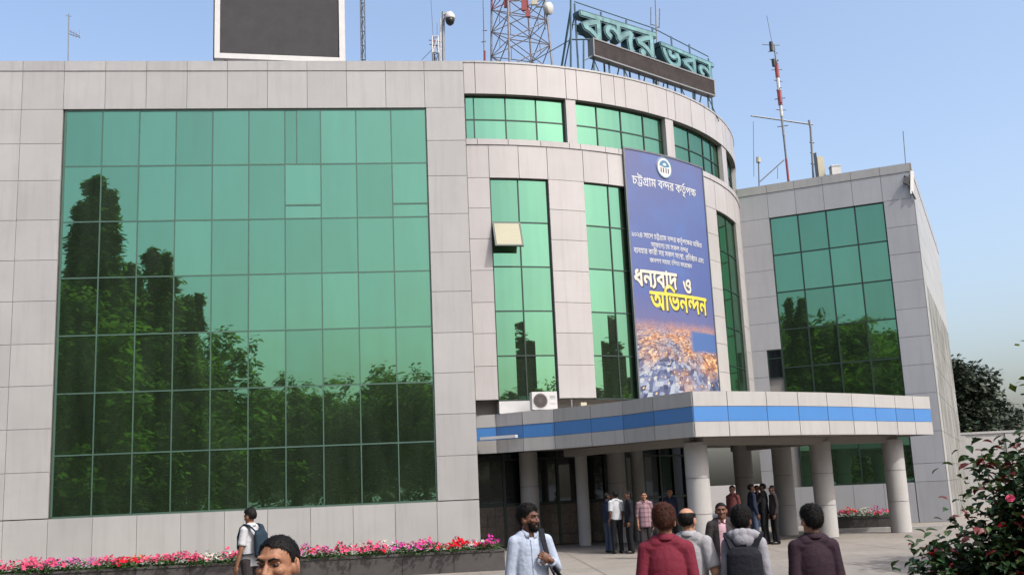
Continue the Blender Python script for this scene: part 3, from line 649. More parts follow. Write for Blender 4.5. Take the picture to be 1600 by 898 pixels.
"363.26": "359,-7 355,3 340,73 338,121 344,171 287,134 225,79 217,76 207,79 179,99 176,107 176,145 161,161 123,185 105,190 91,187 79,178 77,165 87,149 109,135 112,123 95,89 86,81 77,80 43,101 25,121 17,137 10,171 18,205 27,219 45,235 61,243 85,250 111,250 133,245 175,224 176,263 -5,264 -16,271 -18,313 -15,319 -7,324 449,324 459,321 464,313 464,277 461,269 455,264 241,264 238,261 239,175 301,218 343,240 377,254 393,251 427,215 428,205 409,159 402,121 404,69 418,13 418,1 409,-8 381,-14 366,-13",
"363.48": "351,-15 347,-7 332,55 327,103 329,148 283,117 231,69 215,65 201,70 170,93 165,105 165,141 155,151 119,175 103,178 95,177 89,173 88,165 95,157 119,141 123,131 122,119 106,85 99,77 87,70 73,70 53,80 33,95 16,115 5,137 -1,171 7,207 21,229 50,251 11,253 -14,255 -23,261 -28,271 -27,319 -21,329 -9,334 449,335 465,330 472,323 475,313 475,275 471,263 455,253 410,251 435,225 439,213 438,201 419,155 413,119 413,87 419,49 429,15 428,-3 423,-11 413,-18 381,-25 362,-23|295,227 336,249 338,251 335,253 251,253 249,203 251,199|165,245 165,251 155,253 150,251 161,245",
"77.10": "189,30 149,52 103,70 29,91 34,121 39,132 103,120 153,122 187,133 197,140 205,157 203,181 189,196 97,223 80,231 64,249 60,261 60,277 64,293 77,312 83,318 89,318 113,306 119,299 110,277 110,271 116,263 199,242 223,229 243,210 254,179 254,157 245,131 219,103 178,83 225,58 279,18 279,11 262,-11 257,-15 250,-15",
"75.10": "96,49 76,59 59,74 48,90 38,112 31,160 33,180 44,214 56,234 74,253 84,260 112,272 156,276 186,273 206,266 222,257 242,236 253,220 261,194 263,140 251,100 239,82 221,64 200,51 182,45 139,42|164,87 188,99 207,122 215,150 215,174 205,206 186,224 160,232 132,230 109,220 92,200 81,170 81,142 86,124 94,108 110,93 136,85",
"79.10": "95,2 61,18 42,36 35,48 28,66 26,86 31,110 43,131 57,144 87,164 59,181 45,196 37,210 32,236 35,252 43,270 61,290 85,305 113,313 153,315 183,313 213,305 237,291 258,266 264,238 260,212 251,198 237,183 209,166 246,142 258,128 268,102 268,70 262,46 254,34 227,12 201,2 179,-3 142,-4|173,41 195,48 210,58 220,78 220,94 208,114 181,131 157,139 149,141 137,139 103,125 87,112 76,92 77,76 91,55 103,48 137,40|155,188 185,200 208,218 214,230 214,242 202,258 177,269 153,271 133,271 107,265 93,257 82,242 83,226 97,207 143,188",
"50.10": "250,2 250,156 244,166 227,181 215,183 203,176 151,92 135,73 119,64 103,59 87,59 69,64 45,79 27,100 15,118 15,124 43,143 53,141 65,121 76,110 91,105 103,110 113,119 130,144 122,186 114,206 98,222 81,231 17,244 14,248 18,270 -5,271 -9,274 -10,310 -7,315 343,315 349,313 350,278 348,272 301,271 298,268 298,-2 291,-5 253,-4|161,197 179,219 193,227 205,229 229,225 251,211 250,270 211,271 99,270 126,256 145,237 154,220 159,197",
"61.10": "95,-1 75,10 53,29 33,62 22,100 20,144 31,194 55,238 87,272 -5,271 -10,278 -10,310 -7,314 117,315 179,314 182,310 182,276 179,271 159,268 132,254 104,228 89,206 73,168 68,144 68,116 73,92 89,59 106,46 127,39 143,39 169,48 177,48 196,16 187,7 165,-3 126,-6",
"47.10": "276,2 276,154 268,166 253,179 237,185 215,181 205,166 203,134 171,129 163,134 154,164 137,183 111,193 91,191 81,185 75,178 68,162 73,140 82,126 97,116 121,105 124,100 112,62 107,59 83,68 57,83 31,112 20,140 18,162 25,192 47,219 67,231 93,237 129,235 153,227 177,208 201,225 225,229 249,227 275,213 276,268 273,271 -3,271 -10,276 -10,310 -5,315 372,314 374,310 374,278 372,272 325,271 322,268 322,-2 317,-5 279,-4",
"8.10": "326,44 287,79 283,79 268,64 247,52 227,45 199,41 163,43 133,52 94,76 73,98 49,132 19,196 11,218 13,224 47,237 54,236 77,180 103,133 130,106 159,92 197,87 221,92 243,105 258,128 260,160 258,172 247,193 233,205 213,211 190,206 185,200 180,188 184,168 181,162 143,153 137,160 132,178 132,206 143,229 162,244 154,258 129,271 -7,272 -10,276 -10,308 -7,315 454,314 456,310 456,278 454,272 405,271 402,268 402,-2 397,-5 359,-4|356,78 356,270 205,271 204,268 213,254 243,249 265,237 281,223 294,204 304,178 305,120 335,95 353,75",
"55.10": "42,2 42,268 39,271 -5,271 -10,278 -10,310 -7,314 30,316 6,352 17,372 43,409 75,438 105,455 151,463 185,461 227,451 269,431 310,404 353,371 355,362 336,338 329,336 245,395 215,409 181,417 145,417 121,411 96,396 80,380 59,348 61,342 83,315 140,314 142,310 142,276 137,271 91,270 90,0 85,-5 45,-4",
"27.10": "368,23 358,79 358,139 369,189 315,198 287,210 272,221 239,257 199,234 181,216 173,199 172,185 177,175 193,168 209,170 225,176 261,202 305,187 310,183 318,151 318,109 306,75 275,44 259,36 235,30 183,28 159,32 121,48 97,66 79,84 55,119 35,159 11,229 13,236 47,246 56,243 73,193 97,141 116,113 139,92 157,82 189,74 225,76 252,87 264,99 272,119 271,149 227,128 193,124 167,128 155,134 138,149 131,161 124,191 129,217 148,249 175,271 -5,272 -10,277 -9,313 -3,316 466,315 468,311 468,277 463,272 288,271 294,261 306,251 335,238 359,234 403,235 410,229 426,199 426,193 413,163 404,115 406,69 422,5 417,0 379,-7",
"41.10": "175,45 141,69 107,85 41,102 37,106 21,148 21,155 115,208 81,229 23,248 20,252 27,268 25,271 -7,272 -10,276 -9,312 -3,315 421,315 428,312 428,276 423,271 99,271 145,241 172,218 174,186 85,140 127,125 159,109 184,92 215,65 218,68 218,252 221,259 269,257 321,245 361,221 385,195 396,174 400,154 400,134 396,116 381,93 359,80 341,75 297,78 294,84 297,118 301,121 333,121 344,126 352,138 352,158 343,175 327,191 293,207 265,211 264,0 259,-5 221,-4",
"202.10": "-20,10 13,22 33,33 45,48 51,68 52,104 38,170 36,208 44,246 58,270 -5,272 -8,276 -8,310 -3,315 59,315 131,315 136,310 135,274 131,271 117,271 100,254 88,234 84,216 84,180 100,100 98,54 83,18 61,-4 31,-20 3,-29 -8,-28",
"45.10": "179,45 141,71 105,87 41,102 37,106 21,148 21,155 115,208 81,229 23,248 20,252 27,268 25,271 -7,272 -10,276 -9,312 -3,315 315,315 321,313 322,278 320,272 273,271 270,268 270,-2 263,-5 225,-4|224,66 222,270 99,271 149,238 172,218 174,186 86,140 133,125 157,113 186,94 221,63",
"51.10": "181,9 121,41 61,63 21,74 20,87 29,115 85,106 117,106 145,110 167,120 179,132 186,145 188,169 177,192 167,199 149,207 119,212 101,209 84,201 78,189 80,171 77,164 39,159 35,165 30,189 33,209 47,232 76,251 65,261 45,271 -7,272 -10,277 -10,307 -9,313 -3,316 267,316 273,313 274,277 269,272 118,271 127,255 165,249 199,233 219,213 230,195 236,173 236,155 234,139 224,115 205,94 191,84 155,71 221,35 272,-1 274,-7 262,-21 249,-34 243,-33",
"56.10": "43,2 43,268 40,271 -4,271 -9,276 -9,310 -7,314 42,316 38,338 26,364 12,381 -10,397 -46,411 -94,419 -160,419 -194,413 -212,405 -217,396 -214,391 -192,385 -112,385 -88,381 -72,372 -59,360 -47,332 -45,310 -48,304 -82,303 -87,306 -90,324 -98,337 -110,341 -146,341 -208,343 -243,354 -254,364 -263,382 -265,394 -263,408 -257,422 -230,445 -186,459 -134,463 -82,461 -20,449 30,427 59,400 74,378 86,346 91,316 138,315 142,312 143,276 140,272 92,271 89,268 88,-2 84,-5 45,-4",
"6.10": "125,47 79,91 34,122 34,130 58,160 65,160 71,156 107,131 154,86 187,44 213,4 216,-4 213,-9 185,-23 176,-22|71,179 46,202 36,228 36,258 47,284 56,296 71,306 97,315 126,314 149,306 171,286 179,272 184,256 184,230 175,206 155,183 123,171 94,172|115,211 130,218 137,226 142,240 141,250 133,266 115,274 92,270 82,260 78,248 78,236 83,225 93,215 105,211",
"437.10": "287,-36 237,-14 137,13 145,52 195,45 229,45 253,49 268,56 278,66 282,76 282,94 270,112 255,120 219,123 203,116 199,110 196,100 198,86 195,81 157,73 150,96 150,118 155,132 167,146 195,162 172,182 161,197 141,165 127,153 111,147 83,147 53,161 30,184 15,206 19,214 49,231 77,197 87,193 106,196 115,203 124,220 130,250 130,270 -7,271 -10,276 -10,308 -7,314 363,315 369,312 370,278 368,272 318,270 328,238 326,194 320,180 310,168 287,154 302,142 320,122 330,94 330,74 324,52 314,38 299,25 278,14 319,-6 355,-28 356,-32 338,-60 331,-62|271,195 280,208 282,228 276,248 261,270 209,271 177,270 187,238 201,213 210,204 229,193 249,189",
"597.10": "18,-59 43,59 49,62 95,62 99,59 102,51 100,39 62,-59 55,-64 21,-63",
"224.10": "278,-1 268,9 253,16 221,18 167,10 113,10 69,20 50,31 37,44 26,61 20,83 18,113 23,143 31,148 63,144 69,137 66,119 68,87 76,73 93,60 117,54 157,54 209,62 241,62 267,55 287,43 288,179 263,212 255,208 135,94 130,95 107,116 100,125 123,159 126,171 121,186 111,193 99,196 67,186 28,225 29,231 48,255 92,295 113,307 137,316 183,318 195,316 215,309 239,295 263,276 287,250 288,341 291,347 319,347 335,316 383,315 386,311 386,279 383,273 337,272 334,269 334,-21 329,-26 290,-25|231,247 217,259 197,269 179,274 161,274 141,269 121,259 95,237 123,236 147,225 159,211 167,187",
"424.10": "173,-3 139,8 113,24 89,48 70,84 79,118 126,130 101,131 71,140 53,150 34,168 23,190 18,218 23,244 36,270 -5,271 -10,276 -10,310 -5,315 146,316 123,358 116,390 125,422 136,438 160,460 168,462 194,434 193,428 171,404 164,380 173,356 204,316 353,315 360,310 360,276 357,272 252,270 289,225 314,182 324,144 322,86 316,66 304,44 277,18 237,0 192,-4|219,43 243,54 262,72 274,100 276,136 268,170 260,188 235,225 225,236 226,224 224,174 220,158 207,136 177,108 155,96 123,84 134,66 146,56 163,48 185,42|145,171 168,176 135,201 95,223 67,235 64,216 71,196 82,184 95,178 125,172|184,218 184,234 174,270 101,271 97,268 141,245 179,218",
"39.10": "212,2 212,102 166,148 133,167 115,171 91,169 75,159 68,142 71,124 83,109 107,97 110,92 98,64 87,53 55,70 35,90 23,112 18,138 23,166 36,188 57,205 89,215 119,215 151,207 183,189 211,165 212,230 212,268 209,271 -3,271 -7,272 -10,278 -10,310 -5,315 303,315 309,313 310,278 308,272 261,271 258,268 258,-2 253,-5 215,-4",
"16.10": "277,26 265,35 249,39 219,39 165,31 119,31 79,40 53,54 41,66 29,84 20,114 18,144 25,190 29,193 57,189 72,184 66,156 66,128 75,102 91,86 115,78 137,75 237,85 269,79 289,67 290,250 286,262 279,269 259,275 229,269 202,252 183,231 173,208 170,196 176,182 187,177 215,177 222,172 224,140 220,134 207,131 177,131 161,136 140,148 129,164 124,178 122,196 124,212 135,242 164,280 195,303 237,317 277,317 307,307 324,292 332,280 338,252 338,0 333,-5 295,-4",
"22.10": "238,2 238,192 216,222 182,256 159,269 143,273 109,271 90,260 78,248 77,246 81,245 123,247 143,241 163,225 176,198 176,166 157,130 132,106 91,81 63,118 63,124 115,155 128,174 128,186 121,198 111,203 97,205 69,199 55,193 47,194 12,222 8,232 34,270 59,294 81,309 123,319 161,315 193,301 237,265 238,342 241,347 270,346 285,315 331,315 335,313 336,278 334,272 287,271 284,268 284,-2 279,-5 241,-4",
"34.10": "219,2 219,190 216,199 181,240 154,261 122,273 92,271 75,260 68,246 65,228 68,216 73,206 88,194 140,179 139,136 134,131 118,133 74,146 48,161 34,176 22,196 15,232 20,260 27,276 45,298 60,309 86,317 110,319 140,315 172,301 194,285 220,261 219,342 224,347 253,346 266,316 314,315 318,313 319,278 317,272 270,271 267,268 267,-2 260,-5 222,-4",
"63.10": "95,-1 75,10 53,29 33,62 22,100 20,144 31,194 55,238 87,272 -5,271 -10,278 -10,310 -7,314 117,315 179,314 182,310 182,276 179,271 159,268 132,254 104,228 89,206 73,168 68,144 68,116 73,92 89,59 106,46 127,39 143,39 169,48 177,48 196,16 187,7 165,-3 126,-6|386,4 386,232 380,248 367,263 335,274 334,310 339,315 355,315 385,298 387,346 391,349 417,349 422,346 433,315 481,315 485,312 486,276 481,271 433,270 432,2 427,-3 389,-2|239,133 229,144 224,154 224,170 233,186 241,192 255,197 265,195 275,192 288,180 292,168 292,156 288,144 279,135 263,129 250,130",
"26.10": "271,-4 221,14 165,29 69,45 70,76 75,86 115,81 169,81 203,87 227,97 242,108 258,128 264,146 264,166 253,189 243,196 229,201 228,180 222,160 213,147 183,121 161,111 131,105 97,105 67,116 49,136 42,158 42,270 -5,271 -10,276 -10,310 -7,314 55,315 345,315 351,312 352,276 347,271 94,270 113,253 133,247 233,245 253,240 279,226 291,214 306,190 310,174 312,150 306,116 291,91 277,77 237,54 297,32 344,10 346,4 330,-24 325,-27 318,-26|135,149 155,157 172,170 180,182 182,196 179,199 167,203 139,203 109,211 89,222 89,168 95,153 111,147",
}
LINES = {
'sign': [([(42,0)],596),([(363,0)],896),([(46,0)],596),([(43,0)],721),([(42,0)],596),([(39,0)],604)],
'title': ([(25,0),(324,567),(205,1215),(54,1942),(44,2208),(42,3090),(363,3686),(46,4582),(20,5438),(35,6245),(59,6793),(131,6705),(40,6952),(129,7668)],8587),
'thanks': ([(38,0),(39,596),(202,1200),(42,1455),(54,2051),(37,2317)],2920),
'and': ([(18,0)],738),
'congrats': ([(8,0),(55,893),(43,1159),(39,1880),(363,2484),(39,3380)],3984),
's1': ([(77,0),(75,592),(77,1184),(79,1776),(50,2628),(54,3310),(61,3576),(47,3922),(25,4913),(324,5480),(205,6128),(54,6855),(44,7121),(42,8003),(363,8599),(46,9495),(20,10351),(35,11158),(59,11706),(131,11618),(40,11865),(61,12581),(129,12927),(46,13846),(8,14702),(55,15595),(27,15861),(131,16437),(35,16778)],17485),
's2': ([(50,0),(54,682),(41,948),(61,1786),(47,2132),(202,2863),(61,3378),(45,3724),(50,4610),(20,5292),(47,6099),(42,7090),(363,7686),(46,8582)],9178),
's3': ([(42,0),(202,596),(42,851),(51,1447),(54,1977),(46,2243),(20,3099),(54,3906),(46,4172),(56,4768),(50,5294),(51,5976),(50,6766),(20,7448),(47,8255),(50,9246),(6,9928),(437,10366),(54,11087),(597,11353),(224,11876),(55,12631),(35,12897),(424,13604),(54,14308),(39,14574),(16,15438),(42,16196),(6,16792)],17230),
's4': ([(27,0),(39,917),(22,1521),(34,2177),(50,3057),(51,3739),(45,4269),(63,4895),(55,5848),(22,6114),(35,6770),(54,7477),(20,8003),(61,8810),(46,9156),(61,9752),(26,10098),(39,10785)],11389),
}

# ------------------------------------------------------------------ the printed banner on the curve
def cyl(px, py, d=0.0):
    """where a line of sight through the photo's pixel meets the curved front (angle in degrees, height)"""
    dr = ray(px, py); o = Vector((0, 0)) - Vector((CC.x, CC.y)); dd = Vector((dr.x, dr.y)); r = RC + d
    a = dd.dot(dd); b = dd.dot(o); q = o.dot(o) - r * r
    t = (-b - math.sqrt(max(b * b - a * q, 0))) / a
    p = CAM_P + dr * t
    return math.degrees(math.atan2(p.x - CC.x, CC.y - p.y)), p.z

def banner_material():
    m = bpy.data.materials.new('printed_banner'); m.use_nodes = True
    nt = m.node_tree; N, L = nt.nodes, nt.links
    b = N['Principled BSDF']; b.inputs['Roughness'].default_value = 0.5
    uv = N.new('ShaderNodeUVMap'); sx = N.new('ShaderNodeSeparateXYZ'); L.new(uv.outputs[0], sx.inputs[0])
    def ramp(stops, inp, interp='LINEAR'):
        r = N.new('ShaderNodeValToRGB'); r.color_ramp.interpolation = interp
        e = r.color_ramp.elements
        while len(e) < len(stops): e.new(0.5)
        for el, (p, c) in zip(e, stops): el.position = p; el.color = (*c, 1)
        L.new(inp, r.inputs[0]); return r.outputs[0]
    def mix(f, a, c):
        x = N.new('ShaderNodeMix'); x.data_type = 'RGBA'
        L.new(f, x.inputs['Factor']) if not isinstance(f, float) else setattr(x.inputs['Factor'], 'default_value', f)
        for s, v in (('A', a), ('B', c)):
            if isinstance(v, tuple): x.inputs[s].default_value = (*v, 1)
            else: L.new(v, x.inputs[s])
        return x.outputs['Result']
    def math_(op, a, c=None):
        x = N.new('ShaderNodeMath'); x.operation = op; x.use_clamp = False
        for i, v in enumerate((a, c)):
            if v is None: continue
            if isinstance(v, (int, float)): x.inputs[i].default_value = v
            else: L.new(v, x.inputs[i])
        return x.outputs[0]
    def rng(v, a, c, d, e):
        x = N.new('ShaderNodeMapRange'); x.inputs[1].default_value = a; x.inputs[2].default_value = c; x.inputs[3].default_value = d; x.inputs[4].default_value = e
        L.new(v, x.inputs[0]); return x.outputs[0]
    def mapped(s):
        x = N.new('ShaderNodeMapping'); x.inputs['Scale'].default_value = s; L.new(uv.outputs[0], x.inputs[0]); return x.outputs[0]
    def noise_(s, sc, det=4):
        x = N.new('ShaderNodeTexNoise'); x.inputs['Scale'].default_value = sc; x.inputs['Detail'].default_value = det; L.new(mapped(s), x.inputs['Vector']); return x.outputs['Fac']
    v, u = sx.outputs['Y'], sx.outputs['X']
    skyc = ramp([(0.30, (0.085, 0.08, 0.165)), (0.45, (0.048, 0.07, 0.20)), (0.70, (0.055, 0.082, 0.21)), (1.0, (0.072, 0.084, 0.19))], v)
    cl = rng(noise_((1.3, 2.6, 1), 2.2, 5), .48, .72, 0, .35)
    skyc = mix(cl, skyc, (0.05, 0.13, 0.34))
    vo = N.new('ShaderNodeTexVoronoi'); vo.inputs['Scale'].default_value = 1.0; vo.distance = 'CHEBYCHEV'; 
    den = math_('SUBTRACT', .42, v); px_ = math_('DIVIDE', math_('MULTIPLY', math_('SUBTRACT', u, .5), 7.5), den); py_ = math_('DIVIDE', 5.5, den)
    cb = N.new('ShaderNodeCombineXYZ'); L.new(px_, cb.inputs[0]); L.new(py_, cb.inputs[1]); L.new(cb.outputs[0], vo.inputs['Vector'])
    cr = N.new('ShaderNodeSeparateColor'); L.new(vo.outputs['Color'], cr.inputs[0])
    cool = ramp([(0, (0.015, 0.022, 0.06)), (0.45, (0.07, 0.09, 0.17)), (0.7, (0.15, 0.18, 0.26)), (1.0, (0.27, 0.30, 0.32))], cr.outputs[0])
    warm = ramp([(0, (0.06, 0.025, 0.02)), (0.35, (0.20, 0.08, 0.05)), (0.7, (0.40, 0.20, 0.08)), (1.0, (0.48, 0.36, 0.22))], cr.outputs[1])
    n_w = N.new('ShaderNodeTexNoise'); n_w.inputs['Scale'].default_value = .10; n_w.inputs['Detail'].default_value = 4; L.new(cb.outputs[0], n_w.inputs['Vector'])
    wmask = math_('ADD', n_w.outputs['Fac'], rng(v, .10, .30, -.05, .12))
    wmask = math_('ADD', wmask, rng(u, 0.2, .9, -.08, .08))
    city = mix(rng(wmask, .42, .64, 0, 1), cool, warm)
    lamp = rng(vo.outputs['Distance'], .10, .22, 1, 0); pick_ = rng(cr.outputs[2], .55, .62, 0, .9)
    city = mix(math_('MULTIPLY', lamp, pick_), city, (0.62, 0.40, 0.16))
    city = mix(rng(v, .26, .33, 0, .55), city, (0.26, 0.13, 0.14))
    river = math_('MULTIPLY', rng(u, .60, .66, 0, 1), math_('MULTIPLY', rng(v, .215, .235, 0, 1), rng(v, .30, .312, 1, 0)))
    city = mix(river, city, (0.04, 0.085, 0.22))
    edge = rng(math_('ADD', v, math_('MULTIPLY', noise_((40, 4, 1), 1.0, 2), .03)), .315, .355, 0, 1)
    L.new(mix(edge, city, skyc), b.inputs['Base Color'])
    return m
M['banner'] = banner_material()
M['print_white'] = material('white_print', (0.72, 0.74, 0.76), 0.5, var=0.03)
M['print_cream'] = material('cream_print', (0.80, 0.74, 0.62), 0.5, var=0.03)
M['print_yellow'] = material('yellow_print', (0.80, 0.68, 0.08), 0.5, var=0.05)
M['print_dark'] = material('dark_print', (0.05, 0.045, 0.06), 0.6, var=0.03)
M['print_teal'] = material('teal_print', (0.06, 0.22, 0.36), 0.5, var=0.03)
A0, A1, BZ0, BZ1 = 32.2, 51.5, 4.35, 13.46
bn = empty('banner', tuple(curve(42, BZ0, .1)))
tag(bn, 'tall blue and purple vinyl banner with a night city photo hung on the curved front', 'banner')
NB = 14
bv, bf, buv = [], [], []
for i in range(NB + 1):
    for z, v in ((BZ0, 0), (BZ1, 1)):
        bv.append(curve(A0 + (A1 - A0) * i / NB, z, .10)); buv.append((i / NB, v))
for i in range(NB): bf.append((2 * i, 2 * i + 2, 2 * i + 3, 2 * i + 1))
nf = len(bv)
for i in range(NB + 1):
    for z in (BZ0, BZ1): bv.append(curve(A0 + (A1 - A0) * i / NB, z, .085)); buv.append((0, .9))
for i in range(NB): bf.append((nf + 2 * i, nf + 2 * i + 1, nf + 2 * i + 3, nf + 2 * i + 2))
me = bpy.data.meshes.new('sheet'); me.from_pydata([tuple(p) for p in bv], [], bf)
ul = me.uv_layers.new(name='UVMap')
for lp in me.loops: ul.data[lp.index].uv = buv[lp.vertex_index]
me.materials.append(M['banner'])
wlink('sheet', me, bn)
bfm = MB()
for a in (A0, A1):
    slab(curve, a - .13, a + .13, BZ0, BZ1 + .03, .035, .125, mb=bfm)
slab(curve, A0, A1, BZ1 - .01, BZ1 + .05, .036, .122, n=14, mb=bfm)
wlink('hanging_frame', bfm.mesh('hanging_frame', M['steel']), bn)

def parse_contours(gi, weight):
    out = []
    for c in GLYPHS['%d.%d' % (gi, weight)].split('|'):
        out.append([tuple(2 * int(t) for t in q.split(',')) for q in c.split()])
    return out
def area(P): return sum(P[i - 1][0] * P[i][1] - P[i][0] * P[i - 1][1] for i in range(len(P))) / 2
def inside(p, P):
    c = False
    for i in range(len(P)):
        (x0, y0), (x1, y1) = P[i - 1], P[i]
        if (y0 > p[1]) != (y1 > p[1]) and p[0] < (x1 - x0) * (p[1] - y0) / (y1 - y0) + x0: c = not c
    return c
def glyph_meshes(items, size, weight=10, depth=0.0, stagger=0.0005):
    """letter outlines -> list of (verts, faces), one per filled outline; drawn in metres, x right, y up, z out"""
    out = []; k = 0
    for gi, x0 in items:
        cs = parse_contours(gi, weight)
        outer = [c for c in cs if area(c) < 0]; holes = [c for c in cs if area(c) >= 0]
        for o_ in outer:
            hs = [h for h in holes if inside(h[0], o_)]
            cu = bpy.data.curves.new('tmp', 'CURVE'); cu.dimensions = '2D'; cu.fill_mode = 'BOTH'; cu.extrude = depth / 2
            for c in [o_] + hs:
                sp = cu.splines.new('POLY'); sp.points.add(len(c) - 1); sp.use_cyclic_u = True
                for p, (a, b_) in zip(sp.points, c): p.co = ((a + x0) * size / 1000, b_ * size / 1000, 0, 1)
            ob = bpy.data.objects.new('tmp', cu)
            me = ob.to_mesh()
            z = k * stagger; k += 1
            out.append(([(v.co.x, v.co.y, v.co.z + (z if v.co.z >= 0 else 0)) for v in me.vertices], [tuple(p.vertices) for p in me.polygons]))
            ob.to_mesh_clear(); bpy.data.objects.remove(ob); bpy.data.curves.remove(cu)
    return out
def banner_text(key, pl, pr, mat, weight, d=.108, name='lettering', hscale=1.0):
    items, adv_ = LINES[key]
    a0, z0 = cyl(*pl, .1); a1, z1 = cyl(*pr, .1)
    w = R_(a1 - a0) * (RC + .1); size = w / (adv_ / 1000)
    mb = MB()
    for vs_, fs_ in glyph_meshes(items, size, weight):
        mb.add([curve(a0 + math.degrees(x / RC), (z0 + z1) / 2 + (y - .3 * size) * hscale, d + z) for x, y, z in vs_], fs_, mat)
    return wlink(name, mb.mesh(name), bn)
banner_text('title', (988.5, 282), (1087, 302), M['print_white'], 10, hscale=1.15)
banner_text('s1', (987, 366), (1096, 384), M['print_white'], 10, hscale=1.25)
banner_text('s2', (1018, 382), (1075, 392), M['print_white'], 10, hscale=1.2)
banner_text('s3', (991, 391), (1099, 408), M['print_white'], 10, hscale=1.3)
banner_text('s4', (1016, 406), (1081, 417), M['print_white'], 10, hscale=1.2)
for key, pl, pr, mt in (('thanks', (991, 431), (1058, 443), 'print_cream'), ('and', (1068, 447), (1081, 450), 'print_cream'), ('congrats', (1017, 467), (1104, 482), 'print_yellow')):
    banner_text(key, (pl[0] + 1.2, pl[1] + 1.6), (pr[0] + 1.2, pr[1] + 1.6), M['print_dark'], 48, d=.103, name='lettering_shadow', hscale=1.25)
    banner_text(key, pl, pr, M[mt], 26, d=.112, hscale=1.25)
# round emblem at the banner's head
ea, ez = cyl(1039.5, 262, .14)
em = MB()
def disc(r0, r1, d, mat, a0=0, a1=360, n=28, cz=0, cx=0):
    vs_ = []
    for k in range(n + 1):
        t = R_(a0 + (a1 - a0) * k / n)
        for r in (r0, r1):
            vs_.append(curve(ea + math.degrees((cx + r * math.cos(t)) / RC), ez + cz + r * math.sin(t) * 1.0, d))
    em.add(vs_, [(2 * k, 2 * k + 2, 2 * k + 3, 2 * k + 1)[::-1] for k in range(n)], mat)
disc(0.0, .40, .135, M['print_white'])
disc(.36, .395, .139, M['print_teal'])
disc(.0, .27, .139, M['print_teal'], 12, 168)
disc(.0, .11, .143, M['print_white'], 20, 160, cz=.06)
for cx in (-.19, -.07, .07, .19):
    vs_ = [curve(ea + math.degrees((cx + sx) / RC), ez + sz, .139) for sx, sz in ((-.025, -.2), (.025, -.2), (.025, -.02), (-.025, -.02))]
    em.add(vs_, [(0, 1, 2, 3)], M['print_dark'])
vs_ = [curve(ea + math.degrees(sx / RC), ez + sz, .139) for sx, sz in ((-.26, -.02), (.26, -.02), (.26, .03), (-.26, .03))]
em.add(vs_, [(0, 1, 2, 3)], M['print_white'])
bk = []
for k in range(28):
    t = 2 * PI * k / 28
    bk.append(curve(ea + math.degrees(.40 * math.cos(t) / RC), ez + .40 * math.sin(t), .09))
fr_ = [curve(ea + math.degrees(.40 * math.cos(2 * PI * k / 28) / RC), ez + .40 * math.sin(2 * PI * k / 28), .1345) for k in range(28)]
em.add(bk + fr_, [(k, (k + 1) % 28, 28 + (k + 1) % 28, 28 + k) for k in range(28)], M['print_white'])
eo = wlink('emblem', em.mesh('emblem'), bn); eo['label'] = 'round white and teal emblem at the head of the banner'

# ------------------------------------------------------------------ roof sign
sg = empty('roof_sign', (5.5, 38.5, 15.9))
tag(sg, 'teal block letter sign over a long dark ticker board on the curved parapet', 'sign')
M['letter_rim'] = material('letter_rim_teal', (0.03, 0.115, 0.14), 0.45, var=0.2, scale=5)
M['letter_face'] = material('letter_face_teal', (0.17, 0.37, 0.39), 0.4, var=0.5, scale=2.5)
def word(idx, origin, az, width, height):
    t = Vector((math.cos(az), math.sin(az), 0)); nrm = Vector((math.sin(az), -math.cos(az), 0))
    total = sum(LINES['sign'][i][1] for i in idx) / 1000
    sx = width / total; x = 0
    for i in idx:
        items, adv_ = LINES['sign'][i]
        sy = height / .70 / sx
        for nm, weight, dep, off, mt in (('letter', 50, .34, 0, M['letter_rim']), ('letter_face', 14, .02, .185, M['letter_face'])):
            mb = MB()
            for vs_, fs_ in glyph_meshes(items, sx * .97, weight, dep, .003):
                mb.add([origin + t * (x * sx + px) + nrm * (pz + off) + Z * (py * sy) for px, py, pz in vs_], fs_, mt)
            if nm == 'letter': lo = wlink('letter', mb.mesh('letter'), sg)
            else: wlink('letter_face', mb.mesh('letter_face'), lo)
        x += adv_ / 1000
word([0, 1, 2], Vector((2.85, 36.45, 17.84)), R_(37), 3.75, 1.16)
word([3, 4, 5], Vector((6.05, 38.90, 17.72)), R_(44.5), 3.40, .98)
T0, T1 = Vector((3.25, 36.2, 17.36)), Vector((8.27, 40.27, 17.17))
tv = (T1 - T0); tl = tv.length; te = tv.normalized(); tn_ = Vector((te.y, -te.x, 0)).normalized(); tz = te.cross(tn_) * -1
if tz.z < 0: tz = -tz
MT = Matrix((te, -tn_, tz)).transposed()
M['ticker'] = material('ticker_matrix', (0.062, 0.052, 0.052), 0.7, spec=.12, var=0.3, scale=3, bump=0.3, bump_scale=90)
tb = MB(); tb.box((T0 + T1) / 2, (tl, .26, .60), M['ticker'], MT)
bd = wlink('ticker_board', tb.mesh('ticker_board'), sg)
fm = MB()
for s in (-1, 1): fm.box((T0 + T1) / 2 + tz * (.325 * s), (tl + .10, .30, .05), None, MT)
for s in (-1, 1): fm.box((T0 + T1) / 2 + te * (s * (tl / 2 + .026)), (.05, .30, .60), None, MT)
wlink('board_frame', fm.mesh('board_frame', M['pole_grey']), bd)
def roof_pt(p, z=15.9): return Vector((p.x, p.y, z))
for k in range(9):
    p = T0 + te * (tl * (k + .15) / 8.4) - tn_ * .05
    m_ = MB(); m_.tube(roof_pt(p), p - tz * .36, .035, n=6, mat=M['steel_teal'])
    if k % 2 == 0: m_.tube(roof_pt(p - tn_ * -.0 + te * .55), p - tz * .34, .02, n=5, mat=M['steel_teal'])
    wlink('post', m_.mesh('post'), sg)
rail = MB()
